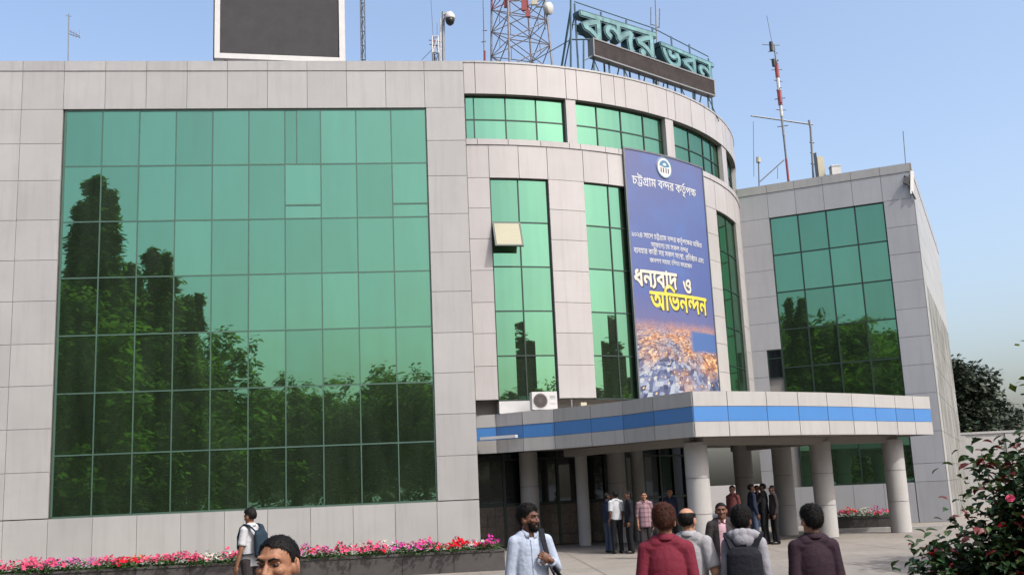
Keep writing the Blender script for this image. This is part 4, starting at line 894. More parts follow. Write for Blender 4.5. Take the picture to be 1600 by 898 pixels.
q0 = Vector((2.75, 36.5, 0)); e1 = Vector((math.cos(R_(38)), math.sin(R_(38)), 0)); e2 = Vector((math.cos(R_(45)), math.sin(R_(45)), 0))
qm = q0 + e1 * 4.0; q1 = qm + e2 * 3.7
for z_ in (18.05, 19.30):
    rail.tube(q0 + Z * (z_ + .03), qm + Z * (z_ - .02), .022, n=6, mat=M['steel_teal']); rail.tube(qm + Z * (z_ - .02), q1 + Z * (z_ - .22), .022, n=6, mat=M['steel_teal'])
wlink('rail', rail.mesh('rail'), sg)
for p in [q0 + e1 * .0, q0 + e1 * 1.3, q0 + e1 * 2.6, qm, qm + e2 * 1.2, qm + e2 * 2.4, q1]:
    m_ = MB(); m_.tube(roof_pt(p), roof_pt(p, 19.25 if p is not q1 else 19.0), .035, n=6, mat=M['steel_teal'])
    bkp = p + Vector((-.75, 1.0, 0)); m_.tube(roof_pt(bkp), roof_pt(p, 18.9), .028, n=6, mat=M['steel_teal'])
    wlink('post', m_.mesh('post'), sg)
m_ = MB()
m_.tube(at_depth(893, 106, 36.2), at_depth(893, -60, 36.2), .045, n=6, mat=M['steel_teal'])
m_.tube(at_depth(878, 108, 37.0), at_depth(893, 14, 36.2), .045, n=6, mat=M['steel_teal'])
m_.tube(at_depth(893, 62, 36.2), at_depth(925, 62, 36.2), .03, n=6, mat=M['steel_teal'])
m_.tube(at_depth(893, 37, 36.2), at_depth(906, 40, 36.4), .02, n=6, mat=M['steel_teal'])
m_.tube(at_depth(913, 107, 35.9), at_depth(913, 64, 35.9), .04, n=6, mat=M['steel_teal'])
m_.tube(at_depth(913, 95, 35.9), at_depth(926, 88, 36.1), .025, n=6, mat=M['steel_teal'])
wlink('brace', m_.mesh('brace'), sg)

# ------------------------------------------------------------------ roof: LED screen, masts, cameras
def pmast(name, label, cat, Y, pts, r, mat, group=None, z0=15.9):
    """a slender pole through picture points at one distance; returns its empty"""
    base = at_depth(pts[0][0], pts[0][1], Y)
    t = empty(name, (base.x, base.y, z0)); tag(t, label, cat, group)
    mb = MB(); P = [Vector((base.x, base.y, z0))] + [at_depth(x, y, Y) for x, y in pts]
    for a, b in zip(P[:-1], P[1:]): mb.tube(a, b, r, n=6, mat=mat)
    wlink('pole', mb.mesh('pole'), t)
    return t
def bars(parent, name, Y, segs, r, mat, n=6):
    mb = MB()
    for s in segs: mb.tube(at_depth(s[0], s[1], Y), at_depth(s[2], s[3], Y), r, n=n, mat=mat)
    return wlink(name, mb.mesh(name), parent)

p0 = at_depth(336, 91, 37.0)
sc_ = empty('led_screen', (p0.x + 2.4, p0.y + .5, 15.9)); tag(sc_, 'huge dark video screen in a white frame on the left roof', 'screen')
az = R_(12); te_ = Vector((math.cos(az), math.sin(az), 0)); tn2 = Vector((math.sin(az), -math.cos(az), 0)); SWD = 4.78; SH = 4.4
MS = Matrix((te_, -tn2, Z)).transposed()
M['led'] = material('led_matrix', (0.075, 0.075, 0.082), 0.7, spec=.12, var=0.15, scale=2, bump=0.25, bump_scale=80)
def sbox(name, u0, u1, z0, z1, d0, d1, mat):
    mb = MB(); mb.box(p0 + te_ * (u0 + u1) / 2 + tn2 * (d0 + d1) / 2 + Z * (z0 + z1) / 2, (u1 - u0, d1 - d0, z1 - z0), mat, MS)
    return wlink(name, mb.mesh(name), sc_)
sbox('display_panel', .19, SWD - .22, .2, SH - .2, -.3, -.02, M['led'])
sbox('frame_bar', .0, .188, .0, SH, -.32, .03, M['white_paint']); sbox('frame_bar', SWD - .218, SWD, .0, SH, -.32, .03, M['white_paint'])
sbox('frame_bar', .19, SWD - .22, .0, .198, -.32, .028, M['white_paint']); sbox('frame_bar', .19, SWD - .22, SH - .198, SH, -.32, .028, M['white_paint'])
sbox('frame_edge', -.05, -.002, .0, SH, -.34, .0, M['black'])
for u in (.4, 2.4, 4.3):
    mb = MB(); b0 = p0 + te_ * u - tn2 * .2; mb.tube(Vector((b0.x, b0.y, 15.9)), b0 + Z * .05, .07, n=8, mat=M['steel']); wlink('leg', mb.mesh('leg'), sc_)

t = pmast('yagi_antenna', 'small comb shaped aerial on a thin pole at the far left of the roof', 'antenna', 36, [(107.5, 95), (108.5, 22)], .018, M['steel'])
bars(t, 'boom', 36, [(108, 48, 126, 57), (108, 53, 126, 59)], .014, M['steel'])
bars(t, 'element', 36, [(104, 25, 113, 26), (112, 46, 112, 56), (116, 48, 116, 58), (120, 50, 120, 60), (125, 47, 126, 61)], .008, M['steel'])

def lattice(name, label, cat, Y, base, top, w, nseg, cols, r, group=None):
    b = at_depth(*base, Y); tp = at_depth(*top, Y)
    t = empty(name, (b.x, b.y, 15.9)); tag(t, label, cat, group)
    b = Vector((b.x, b.y, 15.9))
    legs = [MB() for _ in range(3)]; br = MB()
    off = [Vector((w * math.cos(a), w * math.sin(a), 0)) for a in (PI / 2 + .3, PI * 7 / 6 + .3, -PI / 6 + .3)]
    for k in range(nseg):
        a, c = b.lerp(tp, k / nseg), b.lerp(tp, (k + 1) / nseg)
        mt = M[cols[k % len(cols)]]
        for i in range(3):
            legs[i].tube(a + off[i], c + off[i], r, n=5, mat=mt)
            br.tube(a + off[i], c + off[(i + 1) % 3], r * .6, n=4, mat=mt)
            br.tube(c + off[i], c + off[(i + 1) % 3], r * .6, n=4, mat=mt)
    for l in legs: wlink('leg', l.mesh('leg'), t)
    wlink('bracing', br.mesh('bracing'), t)
    return t
lattice('lattice_mast', 'thin grey lattice mast to the right of the video screen', 'mast', 40, (568, 95), (566, -60), .10, 12, ['steel'], .022)
t = lattice('guyed_mast', 'short red and white lattice mast beside the camera pole', 'mast', 39, (682, 97), (680, 58), .14, 5, ['white_paint', 'red_paint', 'red_paint', 'steel'], .03)
bars(t, 'guy_wire', 39, [(660, 94, 676, 78)], .012, M['steel'], 4); bars(t, 'whip', 39, [(678, 60, 672, -40), (684, 60, 684, 36)], .010, M['steel'], 4)
bars(t, 'cross_arm', 39, [(671, 63, 690, 66), (672, 70, 689, 72)], .018, M['red_paint'], 4)

base = at_depth(693, 97, 35.6)
t = empty('security_camera', (base.x, base.y, 15.9)); tag(t, 'white dome security camera on a dark pole above the wing corner', 'camera')
mb = MB(); mb.tube((base.x, base.y, 15.9), at_depth(693.5, 19, 35.6), .055, n=10, mat=M['pole_grey']); wlink('pole', mb.mesh('pole'), t)
mb = MB(); mb.tube((base.x - .1, base.y, 15.9), at_depth(689.5, 30, 35.6), .028, n=8, mat=M['white_paint']); wlink('conduit', mb.mesh('conduit'), t)
mb = MB(); mb.tube(at_depth(693, 24, 35.6), at_depth(703, 20, 35.5), .05, n=8, mat=M['white_paint']); wlink('arm', mb.mesh('arm'), t)
hc = at_depth(704, 29, 35.5)
mb = MB(); mb.lathe([(.02, .24), (.10, .22), (.17, .12), (.19, 0), (.18, -.03)], 16, M['white_paint'], Matrix.Translation(hc)); wlink('housing', mb.mesh('housing', smooth=True), t)
mb = MB(); mb.lathe([(.165, -.03), (.165, -.10), (.13, -.20), (.06, -.26), (.01, -.27)], 16, M['black'], Matrix.Translation(hc)); wlink('dome', mb.mesh('dome', smooth=True), t)

t = pmast('whip_antenna', 'slim whip aerial with clamps left of the steel tower', 'antenna', 37, [(757.5, 97), (757, 48), (755.5, -30)], .025, M['steel'])
bars(t, 'clamp', 37, [(755, 48, 762, 48), (753, 66, 760, 65)], .02, M['steel']); bars(t, 'sleeve', 37, [(758.5, 97, 758.5, 80)], .05, M['red_paint'])

# big lattice tower
Yt = 46.0
c0 = at_depth(815, 97, Yt)
t = empty('steel_tower', (c0.x, c0.y, 15.9)); tag(t, 'broad four legged lattice tower with antennas behind the parapet', 'tower')
c0 = Vector((c0.x, c0.y, 15.9)); HT = 12.0
def tw(z): return 1.22 - .035 * z
lm = [MB() for _ in range(4)]; br = MB()
rot = Matrix.Rotation(R_(24), 3, 'Z')
zs_ = [0, 1.5, 3.0, 4.4, 5.7, 6.9, 8.0, 9.1, 10.1, 11.1, 12.0]
def corner(i, z): return c0 + rot @ Vector(((1, 1, -1, -1)[i] * tw(z), (1, -1, -1, 1)[i] * tw(z), z))
M['tower_steel'] = material('weathered_tower_steel', (0.30, 0.28, 0.29), 0.55, 0.3, var=0.25, scale=3)
for k, (z0, z1) in enumerate(zip(zs_[:-1], zs_[1:])):
    mt = M['red_paint'] if k in (6, 7) else (M['white_paint'] if k in (8, 9) else M['tower_steel'])
    for i in range(4):
        lm[i].tube(corner(i, z0), corner(i, z1), .05, n=6, mat=mt)
        j = (i + 1) % 4
        br.tube(corner(i, z0), corner(j, z1), .025, n=4, mat=mt); br.tube(corner(j, z0), corner(i, z1), .025, n=4, mat=mt)
        br.tube(corner(i, z1), corner(j, z1), .025, n=4, mat=mt)
        mid = (corner(i, z0) + corner(j, z0) + corner(i, z1) + corner(j, z1)) / 4
        br.tube(mid, (corner(i, z0) + corner(j, z0)) / 2, .018, n=4, mat=mt)
for l in lm: wlink('leg', l.mesh('leg'), t)
wlink('bracing', br.mesh('bracing'), t)
for (px, py, w, h) in ((792, 4, .22, .5), (820, 8, .25, .55), (806, -8, .3, .6), (836, 0, .25, .5), (826, 22, .2, .3)):
    mb = MB(); mb.box(at_depth(px, py, Yt - 1.1), (w, .14, h), M['red_paint'] if px in (792, 820, 826) else M['cream'])
    wlink('panel_antenna', mb.mesh('panel_antenna'), t)
dc = at_depth(857, 14, Yt - .5)
d_ = empty('dish_antenna', tuple(at_depth(845, 14, Yt - .5))); tag(d_, 'small white drum dish on a side arm of the lattice tower', 'dish')
md = Matrix.Translation(dc) @ Matrix.Rotation(R_(60), 4, 'Z') @ Matrix.Rotation(R_(100), 4, 'X')
mb = MB(); mb.lathe([(.02, -.16), (.2, -.14), (.29, -.05), (.29, .12), (.25, .16), (.02, .17)], 18, M['dish'], md); wlink('drum', mb.mesh('drum', smooth=True), d_)
mb = MB(); mb.tube(at_depth(838, 11, Yt - .6), at_depth(855, 11, Yt - .5), .04, n=6, mat=M['steel']); mb.tube(at_depth(851.5, 4, Yt - .5), at_depth(853, 46, Yt - .5), .035, n=6, mat=M['steel'])
wlink('bracket', mb.mesh('bracket'), d_)
gw = MB(); gw.tube(at_depth(832, 97, 42), at_depth(893, 62, 36.3), .02, n=5, mat=M['steel'])
tag(gw.build('stay_cable'), 'thin stay cable slanting from the tower foot to the sign frame', 'cable')

# aerials behind the sign
t = pmast('pole_antenna', 'tall thin pole aerial rising behind the gap between the two sign words', 'antenna', 42, [(1029, 120), (1024, -30)], .03, M['pole_grey'])
bars(t, 'dipole', 42, [(1018, 12, 1018, 40), (1018, 38, 1025, 40), (1032, 14, 1031, 44), (1031, 42, 1025, 44)], .022, M['steel'])

# right roof
Yr = 47.0
b = at_depth(1233, 279, Yr); tp = at_depth(1211, 72, Yr)
t = empty('striped_mast', (b.x, b.y, 13.85)); tag(t, 'tall red and white banded radio mast on the right roof', 'mast')
segs = [(0, .16, 'pole_grey', .06), (.16, .30, 'red_paint', .07), (.30, .44, 'steel', .06), (.44, .56, 'pole_grey', .07), (.56, .63, 'white_paint', .09), (.63, .72, 'red_paint', .13), (.72, .80, 'white_paint', .10), (.80, .89, 'red_paint', .12), (.89, 1.0, 'pole_grey', .05)]
b0 = Vector((b.x, b.y, 13.85))
for f0, f1, c, r in segs:
    mb = MB(); mb.tube(b0.lerp(tp, f0), b0.lerp(tp, f1), r * .8, n=8, mat=M[c]); wlink('mast_section', mb.mesh('mast_section'), t)
mb = MB()
for f in (.50, .60, .64, .67, .73, .78, .85, .90, .96): 
    p = b0.lerp(tp, f); a = f * 37
    v_ = Vector((math.cos(a) * .25, math.sin(a) * .2, 0)); mb.tube(p - v_, p + v_, .022, n=5, mat=M['steel'])
wlink('rung', mb.mesh('rung'), t)
bars(t, 'whip', Yr, [(1211, 72, 1207, 66), (1207, 66, 1199, 25)], .014, M['steel'], 5)
bars(t, 'head_unit', Yr, [(1205.5, 66, 1206.5, 80), (1209, 93, 1210.5, 104)], .09, M['black'], 8)
bars(t, 'cross_arm', Yr, [(1192, 70, 1219, 71), (1201, 81, 1213, 80), (1204, 93, 1216, 94)], .02, M['steel'], 5)
bars(t, 'boom', Yr, [(1174, 181, 1271, 195)], .035, M['pole_grey'], 6)
bars(t, 'stay', Yr, [(1187, 285, 1226, 250)], .03, M['pole_grey'], 6)
t = pmast('roof_pole', 'dark clamp studded pole under the boom tip on the right roof', 'pole', Yr, [(1272, 276), (1267.5, 200), (1265, 188)], .055, M['pole_grey'], z0=13.85)
bars(t, 'clamp', Yr, [(1266, 222, 1273, 223), (1267, 238, 1274, 240), (1268, 255, 1275, 257)], .04, M['steel'])
t = pmast('stub_antenna', 'little twin aerial at the foot of the curved tower on the right roof', 'antenna', Yr, [(1187, 288), (1186, 245)], .03, M['steel'], z0=13.85)
bars(t, 'whip', Yr, [(1179, 276, 1178, 190), (1216, 279, 1216, 262)], .012, M['steel'], 4)
bars(t, 'can', Yr, [(1186, 246, 1186, 254)], .10, M['cream'], 8)
t = empty('roof_cabinet', (0, 0, 0)); a = at_depth(1284, 272, 46.5); t.location = (a.x, a.y, 13.85); tag(t, 'narrow cream cabinet upright on the right roof', 'cabinet')
mb = MB(); mb.box((a.x, a.y, 14.95), (.30, .3, 2.2), M['cream']); wlink('body', mb.mesh('body'), t)
mb = MB(); mb.box((a.x - .19, a.y, 15.0), (.05, .3, 2.5), M['black']); wlink('door_edge', mb.mesh('door_edge'), t)
mb = MB(); mb.tube((a.x + .2, a.y, 15.2), (a.x + .75, a.y, 15.2), .02, n=5, mat=M['steel']); mb.tube((a.x + .75, a.y, 15.2), (a.x + .75, a.y, 13.9), .02, n=5, mat=M['steel']); wlink('pipe', mb.mesh('pipe'), t)
a = at_depth(1306, 268, 46.0); t = empty('water_tank', (a.x, a.y, 13.85)); tag(t, 'small white box tank on the right roof', 'tank')
zt_ = at_depth(1306, 260, 46.0).z
mb = MB(); mb.box((a.x, a.y, (13.85 + zt_ - .05) / 2), (.40, .4, zt_ - .05 - 13.85), M['white_paint']); wlink('body', mb.mesh('body'), t)
mb = MB(); mb.box((a.x, a.y, zt_ - .02), (.44, .44, .05), M['white_paint']); wlink('lid', mb.mesh('lid'), t)
t = pmast('corner_whip', 'single thin whip at the outer corner of the right roof', 'antenna', 42.2, [(1416, 255), (1412, 205)], .016, M['steel'], z0=14.04)
# floodlight hanging at the corner of the right block
a = rwall(WR - .12, 13.25, .04); t = empty('floodlight', tuple(rwall(WR - .12, 13.6, .04))); tag(t, 'broken floodlight and loose flashing hanging at the right roof corner', 'floodlight')
mb = MB(); mb.box(a + Vector((-.10, -.08, .05)), (.20, .08, .30), M['black'], Matrix.Rotation(.4, 3, 'Y')); wlink('lamp_head', mb.mesh('lamp_head'), t)
mb = MB(); mb.box(a + Vector((.10, -.10, -.05)), (.16, .03, .95), M['white_paint'], Matrix.Rotation(.12, 3, 'Y') @ Matrix.Rotation(.3, 3, 'Z')); wlink('flashing_strip', mb.mesh('flashing_strip'), t)
mb = MB(); mb.tube(a + Vector((-.05, -.06, -.1)), a + Vector((.16, -.12, -.75)), .035, n=6, mat=M['black']); mb.tube(a + Vector((-.1, 0, .25)), a + Vector((-.1, .15, .3)), .03, n=6, mat=M['steel']); wlink('bracket', mb.mesh('bracket'), t)

# ------------------------------------------------------------------ air conditioner on the canopy roof
fa = curve(15.6, 4.27, .62)
ac = empty('air_conditioner', tuple(fa), R_(14)); tag(ac, 'white outdoor air conditioner with a round brown fan on the canopy roof', 'air conditioner')
mb = MB(); mb.box((0, 0, .32), (.82, .30, .56), M['white_paint']); casing = mb.build('casing', parent=ac)
M['fan'] = material('brown_fan', (0.085, 0.045, 0.035), 0.6, var=0.2)
mb = MB(); mb.lathe([(.01, 0), (.215, 0), (.215, -.01), (.01, -.012)], 24, M['fan'], Matrix.Translation((-.14, -.152, .32)) @ Matrix.Rotation(PI / 2, 4, 'X')); mb.build('fan', parent=ac)
mb = MB()
for r in (.06, .12, .18, .225):
    for k in range(24):
        a0_, a1_ = 2 * PI * k / 24, 2 * PI * (k + 1) / 24
        mb.tube((-.14 + r * math.cos(a0_), -.172, .32 + r * math.sin(a0_)), (-.14 + r * math.cos(a1_), -.172, .32 + r * math.sin(a1_)), .006, n=4, mat=M['pole_grey'])
for k in range(8):
    a0_ = PI * k / 4; mb.tube((-.14, -.17, .32), (-.14 + .225 * math.cos(a0_), -.17, .32 + .225 * math.sin(a0_)), .006, n=4, mat=M['pole_grey'])
mb.build('fan_grille', parent=ac)
mb = MB()
for z_ in (.38, .42, .46, .22): mb.box((.26, -.152, z_), (.18, .008, .012), M['pole_grey'])
mb.build('vent_slots', parent=ac)
for x_ in (-.3, .3):
    mb = MB(); mb.box((x_, 0, .02), (.06, .34, .04), M['pole_grey']); mb.build('foot', parent=ac)
pb = empty('pipe_box', tuple(curve(21.8, 4.27, .35)), R_(20)); tag(pb, 'small lit junction box and pipes on the canopy roof below the pale pier', 'box')
mb = MB(); mb.box((0, 0, .14), (.2, .18, .26), M['cream']); mb.build('body', parent=pb)
mb = MB(); mb.tube((-.35, .1, .06), (-.1, .05, .12), .03, n=6, mat=M['pole_grey']); mb.tube((-.35, .1, .02), (-.35, .1, .38), .03, n=6, mat=M['pole_grey']); mb.build('pipe', parent=pb)
MAST_SPOTS = [(-16.1, 9.5, .965, 1.1), (-17.5, 9.4, .93, 2.3), (-14.3, 6.0, .86, .4), (-13.6, 5.0, .86, 4.0), (-12.8, 4.0, .73, 5.0), (-12.1, 3.2, .74, 2.0), (-15.3, 7.6, .80, 3.3),
              (21.7, -5, .77, .9), (23.4, -4.1, .66, 1.5), (20.0, -6.0, .62, 2.5), (25.2, -3.0, .50, 3.5), (18.2, -7.0, .48, 4.5), (22.6, -7.5, .70, .2), (28.6, 22.0, .64, 2.0), (29.4, 23.7, .55, 3.0), (27.8, 20.3, .56, 4.0), (30.2, 25.3, .44, 5.0), (27.0, 18.6, .42, .5)]
BROAD_SPOTS = [(-17.8, 11.5, 1.15, .3), (-20.5, 12.5, 1.35, 1.1), (-13.2, -4, 1.2, 2.2), (-10, -10, 1.05, 5.2), (-6, -19, 1.1, .7), (2.5, -20, 1.15, 1.7), (7, -21, 1.1, 2.9), (-2, -21, 1.0, 4.2),
               (-11.5, -14, .95, 1.0), (-8.0, -15.5, .88, 2.2), (.5, -15, .92, 3.1), (4.5, -16, 1.02, 4.4), (9.5, -17, 1.0, .6), (-16.5, 5.5, 1.05, 1.5), (-19.5, 7.0, 1.25, 2.6), (-14.5, 1.0, 1.1, 3.3),
               (-18.5, 1.0, 1.5, .2), (-22.5, -3, 1.65, 5.1), (-25, -11, 1.8, 1.9), (-30, -6, 1.6, 3.0), (-15.5, -12, 1.45, .8), (-20.5, -16, 1.8, 2.5), (-27, -20, 1.9, 4.6),
               (26.5, -1, .75, .4), (28.5, 1.5, .8, 3.3), (17.5, -9, .9, 1.4), (31.5, 18, .85, 2.4), (27, 26.5, .75, 3.4)]

# ------------------------------------------------------------------ planters and flowers
def petal_mat(name, c): return material(name, c, 0.8, var=0.25, scale=9, trans=0.25, spec=.06)
FL = {'pink': petal_mat('pink_petals', (0.92, 0.14, 0.28)), 'magenta': petal_mat('magenta_petals', (0.85, 0.07, 0.46)),
      'red': petal_mat('red_petals', (0.88, 0.02, 0.045)), 'white': petal_mat('white_petals', (0.76, 0.74, 0.66)),
      'peach': petal_mat('peach_petals', (0.92, 0.36, 0.22)), 'mauve': petal_mat('mauve_petals', (0.66, 0.24, 0.46))}
M['leaf_bed'] = material('bedding_leaf', (0.07, 0.15, 0.045), 0.85, var=0.35, scale=6, trans=0.2, spec=.05)
def flowerbed(S, length, depth, ztop, rule, n, nl, height, rnd):
    mb = MB()
    plants = []
    u = .1
    while u < length:
        for w in (.12, .42, .74):
            if rnd.random() < .9: plants.append((u + rnd.uniform(-.12, .12), w + rnd.uniform(-.1, .1), rnd.uniform(.6, 1.15), rnd.uniform(.20, .31)))
        u += .36
    for pu, pw, hs_, pr in plants:
        col_ = rule(pu, rnd); full = rnd.uniform(.55, 1.1)
        for k in range(int(nl / len(plants) * rnd.uniform(.7, 1.3))):
            a = rnd.uniform(0, 2 * PI); rr = pr * math.sqrt(rnd.random()) * 1.1; z = ztop + height * hs_ * rnd.uniform(-.15, .85) * (1 - .5 * (rr / pr) ** 2)
            c = S(pu + rr * math.cos(a), z, -(pw + rr * math.sin(a))); L = rnd.uniform(.06, .11); a = rnd.uniform(0, 2 * PI)
            d = Vector((math.cos(a), math.sin(a), rnd.uniform(-.3, .8))).normalized(); sv_ = d.cross(Vector((0, 0, 1))).normalized() * L * .36
            mb.add([c, c + d * L * .55 + sv_, c + d * L, c + d * L * .55 - sv_], [(0, 1, 2, 3)], M['leaf_bed'])
        for k in range(int(n / len(plants) * full)):
            a = rnd.uniform(0, 2 * PI); rr = pr * math.sqrt(rnd.random()); z = ztop + height * hs_ * (1 - .55 * (rr / pr) ** 2) * rnd.uniform(.72, 1.05)
            c = S(pu + rr * math.cos(a), z, -(pw + rr * math.sin(a))); r = rnd.uniform(.032, .056)
            mt = FL[col_ if rnd.random() < .88 else rule(pu, rnd)]
            ax = Vector((rnd.uniform(-.7, .7), rnd.uniform(-1, .3), rnd.uniform(.2, 1))).normalized(); q = ax.to_track_quat('Z', 'Y'); m_ = 5
            vs_ = [c]
            for i in range(2 * m_):
                t_ = PI * i / m_; rr2 = r if i % 2 == 0 else r * .62
                vs_.append(c + q @ Vector((rr2 * math.cos(t_), rr2 * math.sin(t_), r * (.45 if i % 2 == 0 else .25))))
            mb.add(vs_, [(0, 1 + i, 1 + (i + 1) % (2 * m_)) for i in range(2 * m_)], mt)
    return mb
rnd = random.Random(11)
OP = Vector((-.45, 26.09, 0)); LP = 17.0
Splant = lambda u, z, d: OP - EW * (LP - u) + NW * d + Z * z
def planter(S, length, depth, h, npan, label, name='planter'):
    t = empty(name, tuple(S(length / 2, 0, -depth / 2))); tag(t, label, 'planter')
    mb = MB(); slab(S, .02, length - .02, 0, h - .08, -depth + .02, -.03, mb=mb, mat=M['soil'])
    wlink('soil_bed', mb.mesh('soil_bed'), t)
    for k in range(npan):
        panel(S, length * k / npan, length * (k + 1) / npan, 0, h - .05, M['planter'], t, d0=-.05, d1=0, name='stone_panel', gap=.003, ga=.005)
        panel(S, length * k / npan, length * (k + 1) / npan, h - .05, h, M['planter'], t, d0=-.14, d1=.02, name='coping_stone', gap=.002, ga=.003)
    mb = MB(); slab(S, length - .05, length, 0, h - .001, -depth, -.052, mb=mb); slab(S, 0, .05, 0, h - .001, -depth, -.052, mb=mb); slab(S, .051, length - .051, 0, h - .001, -depth, -depth + .05, mb=mb)
    wlink('end_wall', mb.mesh('end_wall', M['planter']), t)
    return t
planter(Splant, LP, 1.1, .49, 14, 'long low dark stone planter in front of the left wing')
def px_to_u(px): # rough position along the planter
    return LP + (px - 791) / 66.5
bands = [(-999, 'pink'), (110, 'mauve'), (160, 'pink'), (200, 'red'), (216, 'peach'), (235, 'pink'), (265, 'pink'), (332, 'white'), (352, 'pink'), (380, 'mauve'), (480, 'pink'), (505, 'mauve'), (530, 'pink'), (560, 'pink'), (602, 'white'), (625, 'magenta'), (668, 'pink'), (690, 'red'), (742, 'white'), (752, 'magenta'), (776, 'pink')]
def rule1(u, r):
    px = 791 + (u - LP) * 66.5; c = 'pink'
    for p, n_ in bands:
        if px >= p: c = n_
    x = r.random()
    return c if x < .72 else ('pink' if x < .88 else r.choice(['white', 'magenta', 'magenta', 'red']))
fb = flowerbed(Splant, LP, 1.05, .47, rule1, 3000, 11000, .31, rnd).build('flower_bed')
tag(fb, kind='stuff'); fb['label'] = 'pink red and white flowers filling the long planter'
b0_ = at_depth(1298, 831, 37.6); b1_ = at_depth(1412, 829, 36.9); b0_.z = b1_.z = 0
e_ = (b1_ - b0_); L2 = e_.length; e_.normalize(); n_ = Vector((e_.y, -e_.x, 0))
Sp2 = lambda u, z, d: b0_ + e_ * u + n_ * d + Z * z
planter(Sp2, L2, .9, .47, 3, 'short dark planter under the low window of the right block')
fb2 = flowerbed(Sp2, L2, .85, .45, lambda u, r: 'white' if 1.1 < u < 1.3 else r.choice(['pink', 'pink', 'red', 'magenta', 'peach']), 330, 900, .34, rnd).build('flower_bed')
tag(fb2, kind='stuff'); fb2['label'] = 'pink flowers in the short planter by the columns'
kb = MB(); c0_ = b0_ + n_ * .55 - e_ * .4; kb.box(c0_ + e_ * (L2 / 2 + .6) + Z * .06, (L2 + 2.0, .28, .12), M['fascia'], Matrix.Rotation(math.atan2(e_.y, e_.x), 3, 'Z'))
tag(kb.build('kerb'), kind='structure')

# ------------------------------------------------------------------ trees
M['bark'] = material('bark', (0.085, 0.065, 0.05), 0.9, var=0.35, scale=6, bump=0.5)
M['leaf_mast'] = material('mast_tree_leaf', (0.27, 0.34, 0.045), 0.75, spec=.12, var=0.75, scale=0.40, trans=0.68)  # bright, patchy leaf colour stands in for sun coming through the crown
M['leaf_broad'] = material('broad_tree_leaf', (0.27, 0.335, 0.05), 0.75, spec=.12, var=0.75, scale=0.30, trans=0.68)  # sunlit patches are put into the leaf colour here too
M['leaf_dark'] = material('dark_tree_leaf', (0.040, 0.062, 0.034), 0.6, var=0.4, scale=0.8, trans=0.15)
def crown_mesh(name, H, kind, n, leaf, mat, seed):
    r = random.Random(seed); mb = MB(); nv = Vector((seed * 3.1, 1.7, 0))
    clumps = []
    if kind == 'cone':
        for k in range(int(n / 14)):
            t = r.random() ** .8; z = H * (.10 + .90 * t)
            R0 = (H * .125) * (1 - t) ** .75 + .12
            lump = .72 + .55 * noise.noise(Vector((z * 1.1, seed, 2)))
            a = r.uniform(0, 2 * PI); rr = R0 * lump * math.sqrt(r.uniform(.15, 1)) * (1 + .3 * noise.noise(Vector((math.cos(a) * 1.5, math.sin(a) * 1.5, z * .9)) + nv))
            clumps.append((Vector((rr * math.cos(a), rr * math.sin(a), z)), .34))
    else:
        lobes = [(Vector((r.uniform(-.26, .26) * H, r.uniform(-.26, .26) * H, H * r.uniform(.34, .86))), H * r.uniform(.13, .21)) for _ in range(13)]
        lobes.append((Vector((0, 0, H * .82)), H * .18))
        for k in range(int(n / 14)):
            c, R0 = r.choice(lobes)
            v = Vector((r.gauss(0, 1), r.gauss(0, 1), r.gauss(0, .8))).normalized()
            p = c + v * R0 * (r.uniform(.45, 1) ** .5) * (1 + .35 * noise.noise(v * 2.3 + c))
            clumps.append((p, .42))
    for c, s in clumps:
        for k in range(14):
            p = c + Vector((r.gauss(0, s * .5), r.gauss(0, s * .5), r.gauss(0, s * .45)))
            a = r.uniform(0, 2 * PI); d = Vector((math.cos(a), math.sin(a), r.uniform(-1.0, .2))).normalized()
            L = leaf * r.uniform(.7, 1.3); sd_v = d.cross(Vector((r.uniform(-.5, .5), r.uniform(-.5, .5), 1))).normalized() * L * .30
            mb.add([p, p + d * L * .5 + sd_v, p + d * L, p + d * L * .5 - sd_v], [(0, 1, 2, 3)], mat)
    return mb.mesh(name)
def trunk_mesh(name, H, kind, seed):
    r = random.Random(seed); mb = MB()
    mb.tube((0, 0, -.1), (0, 0, H * .35), H * .022, H * .016, 10, M['bark'], caps=False)
    mb.tube((0, 0, H * .35), (.05, .03, H * .9), H * .016, H * .004, 8, M['bark'])
    for k in range(9):
        z = H * r.uniform(.25, .7); a = r.uniform(0, 2 * PI); L = H * (.09 if kind == 'cone' else .26)
        mb.tube((0, 0, z), (L * math.cos(a), L * math.sin(a), z + L * (.2 if kind == 'cone' else .7)), H * .008, H * .003, 6, M['bark'])
    return mb.mesh(name, smooth=True)
def tree(name, label, loc, H, kind, mat, leaf, n, seed, rz=0, group=None, cat='tree'):
    t = empty(name, loc, rz); tag(t, label, cat, group)
    link('trunk', trunk_mesh('trunk', H, kind, seed), t); link('crown', crown_mesh('crown', H, kind, n, leaf, mat, seed), t)
    return t
def copy_thing(src, loc, rz, sc, label=None):
    c = src.copy(); COL.objects.link(c); c.location = loc; c.rotation_euler = (0, 0, rz); c.scale = (sc, sc, sc)
    if label: c['label'] = label
    for ch in list(src.children):
        d = ch.copy(); COL.objects.link(d); d.parent = c
    return c
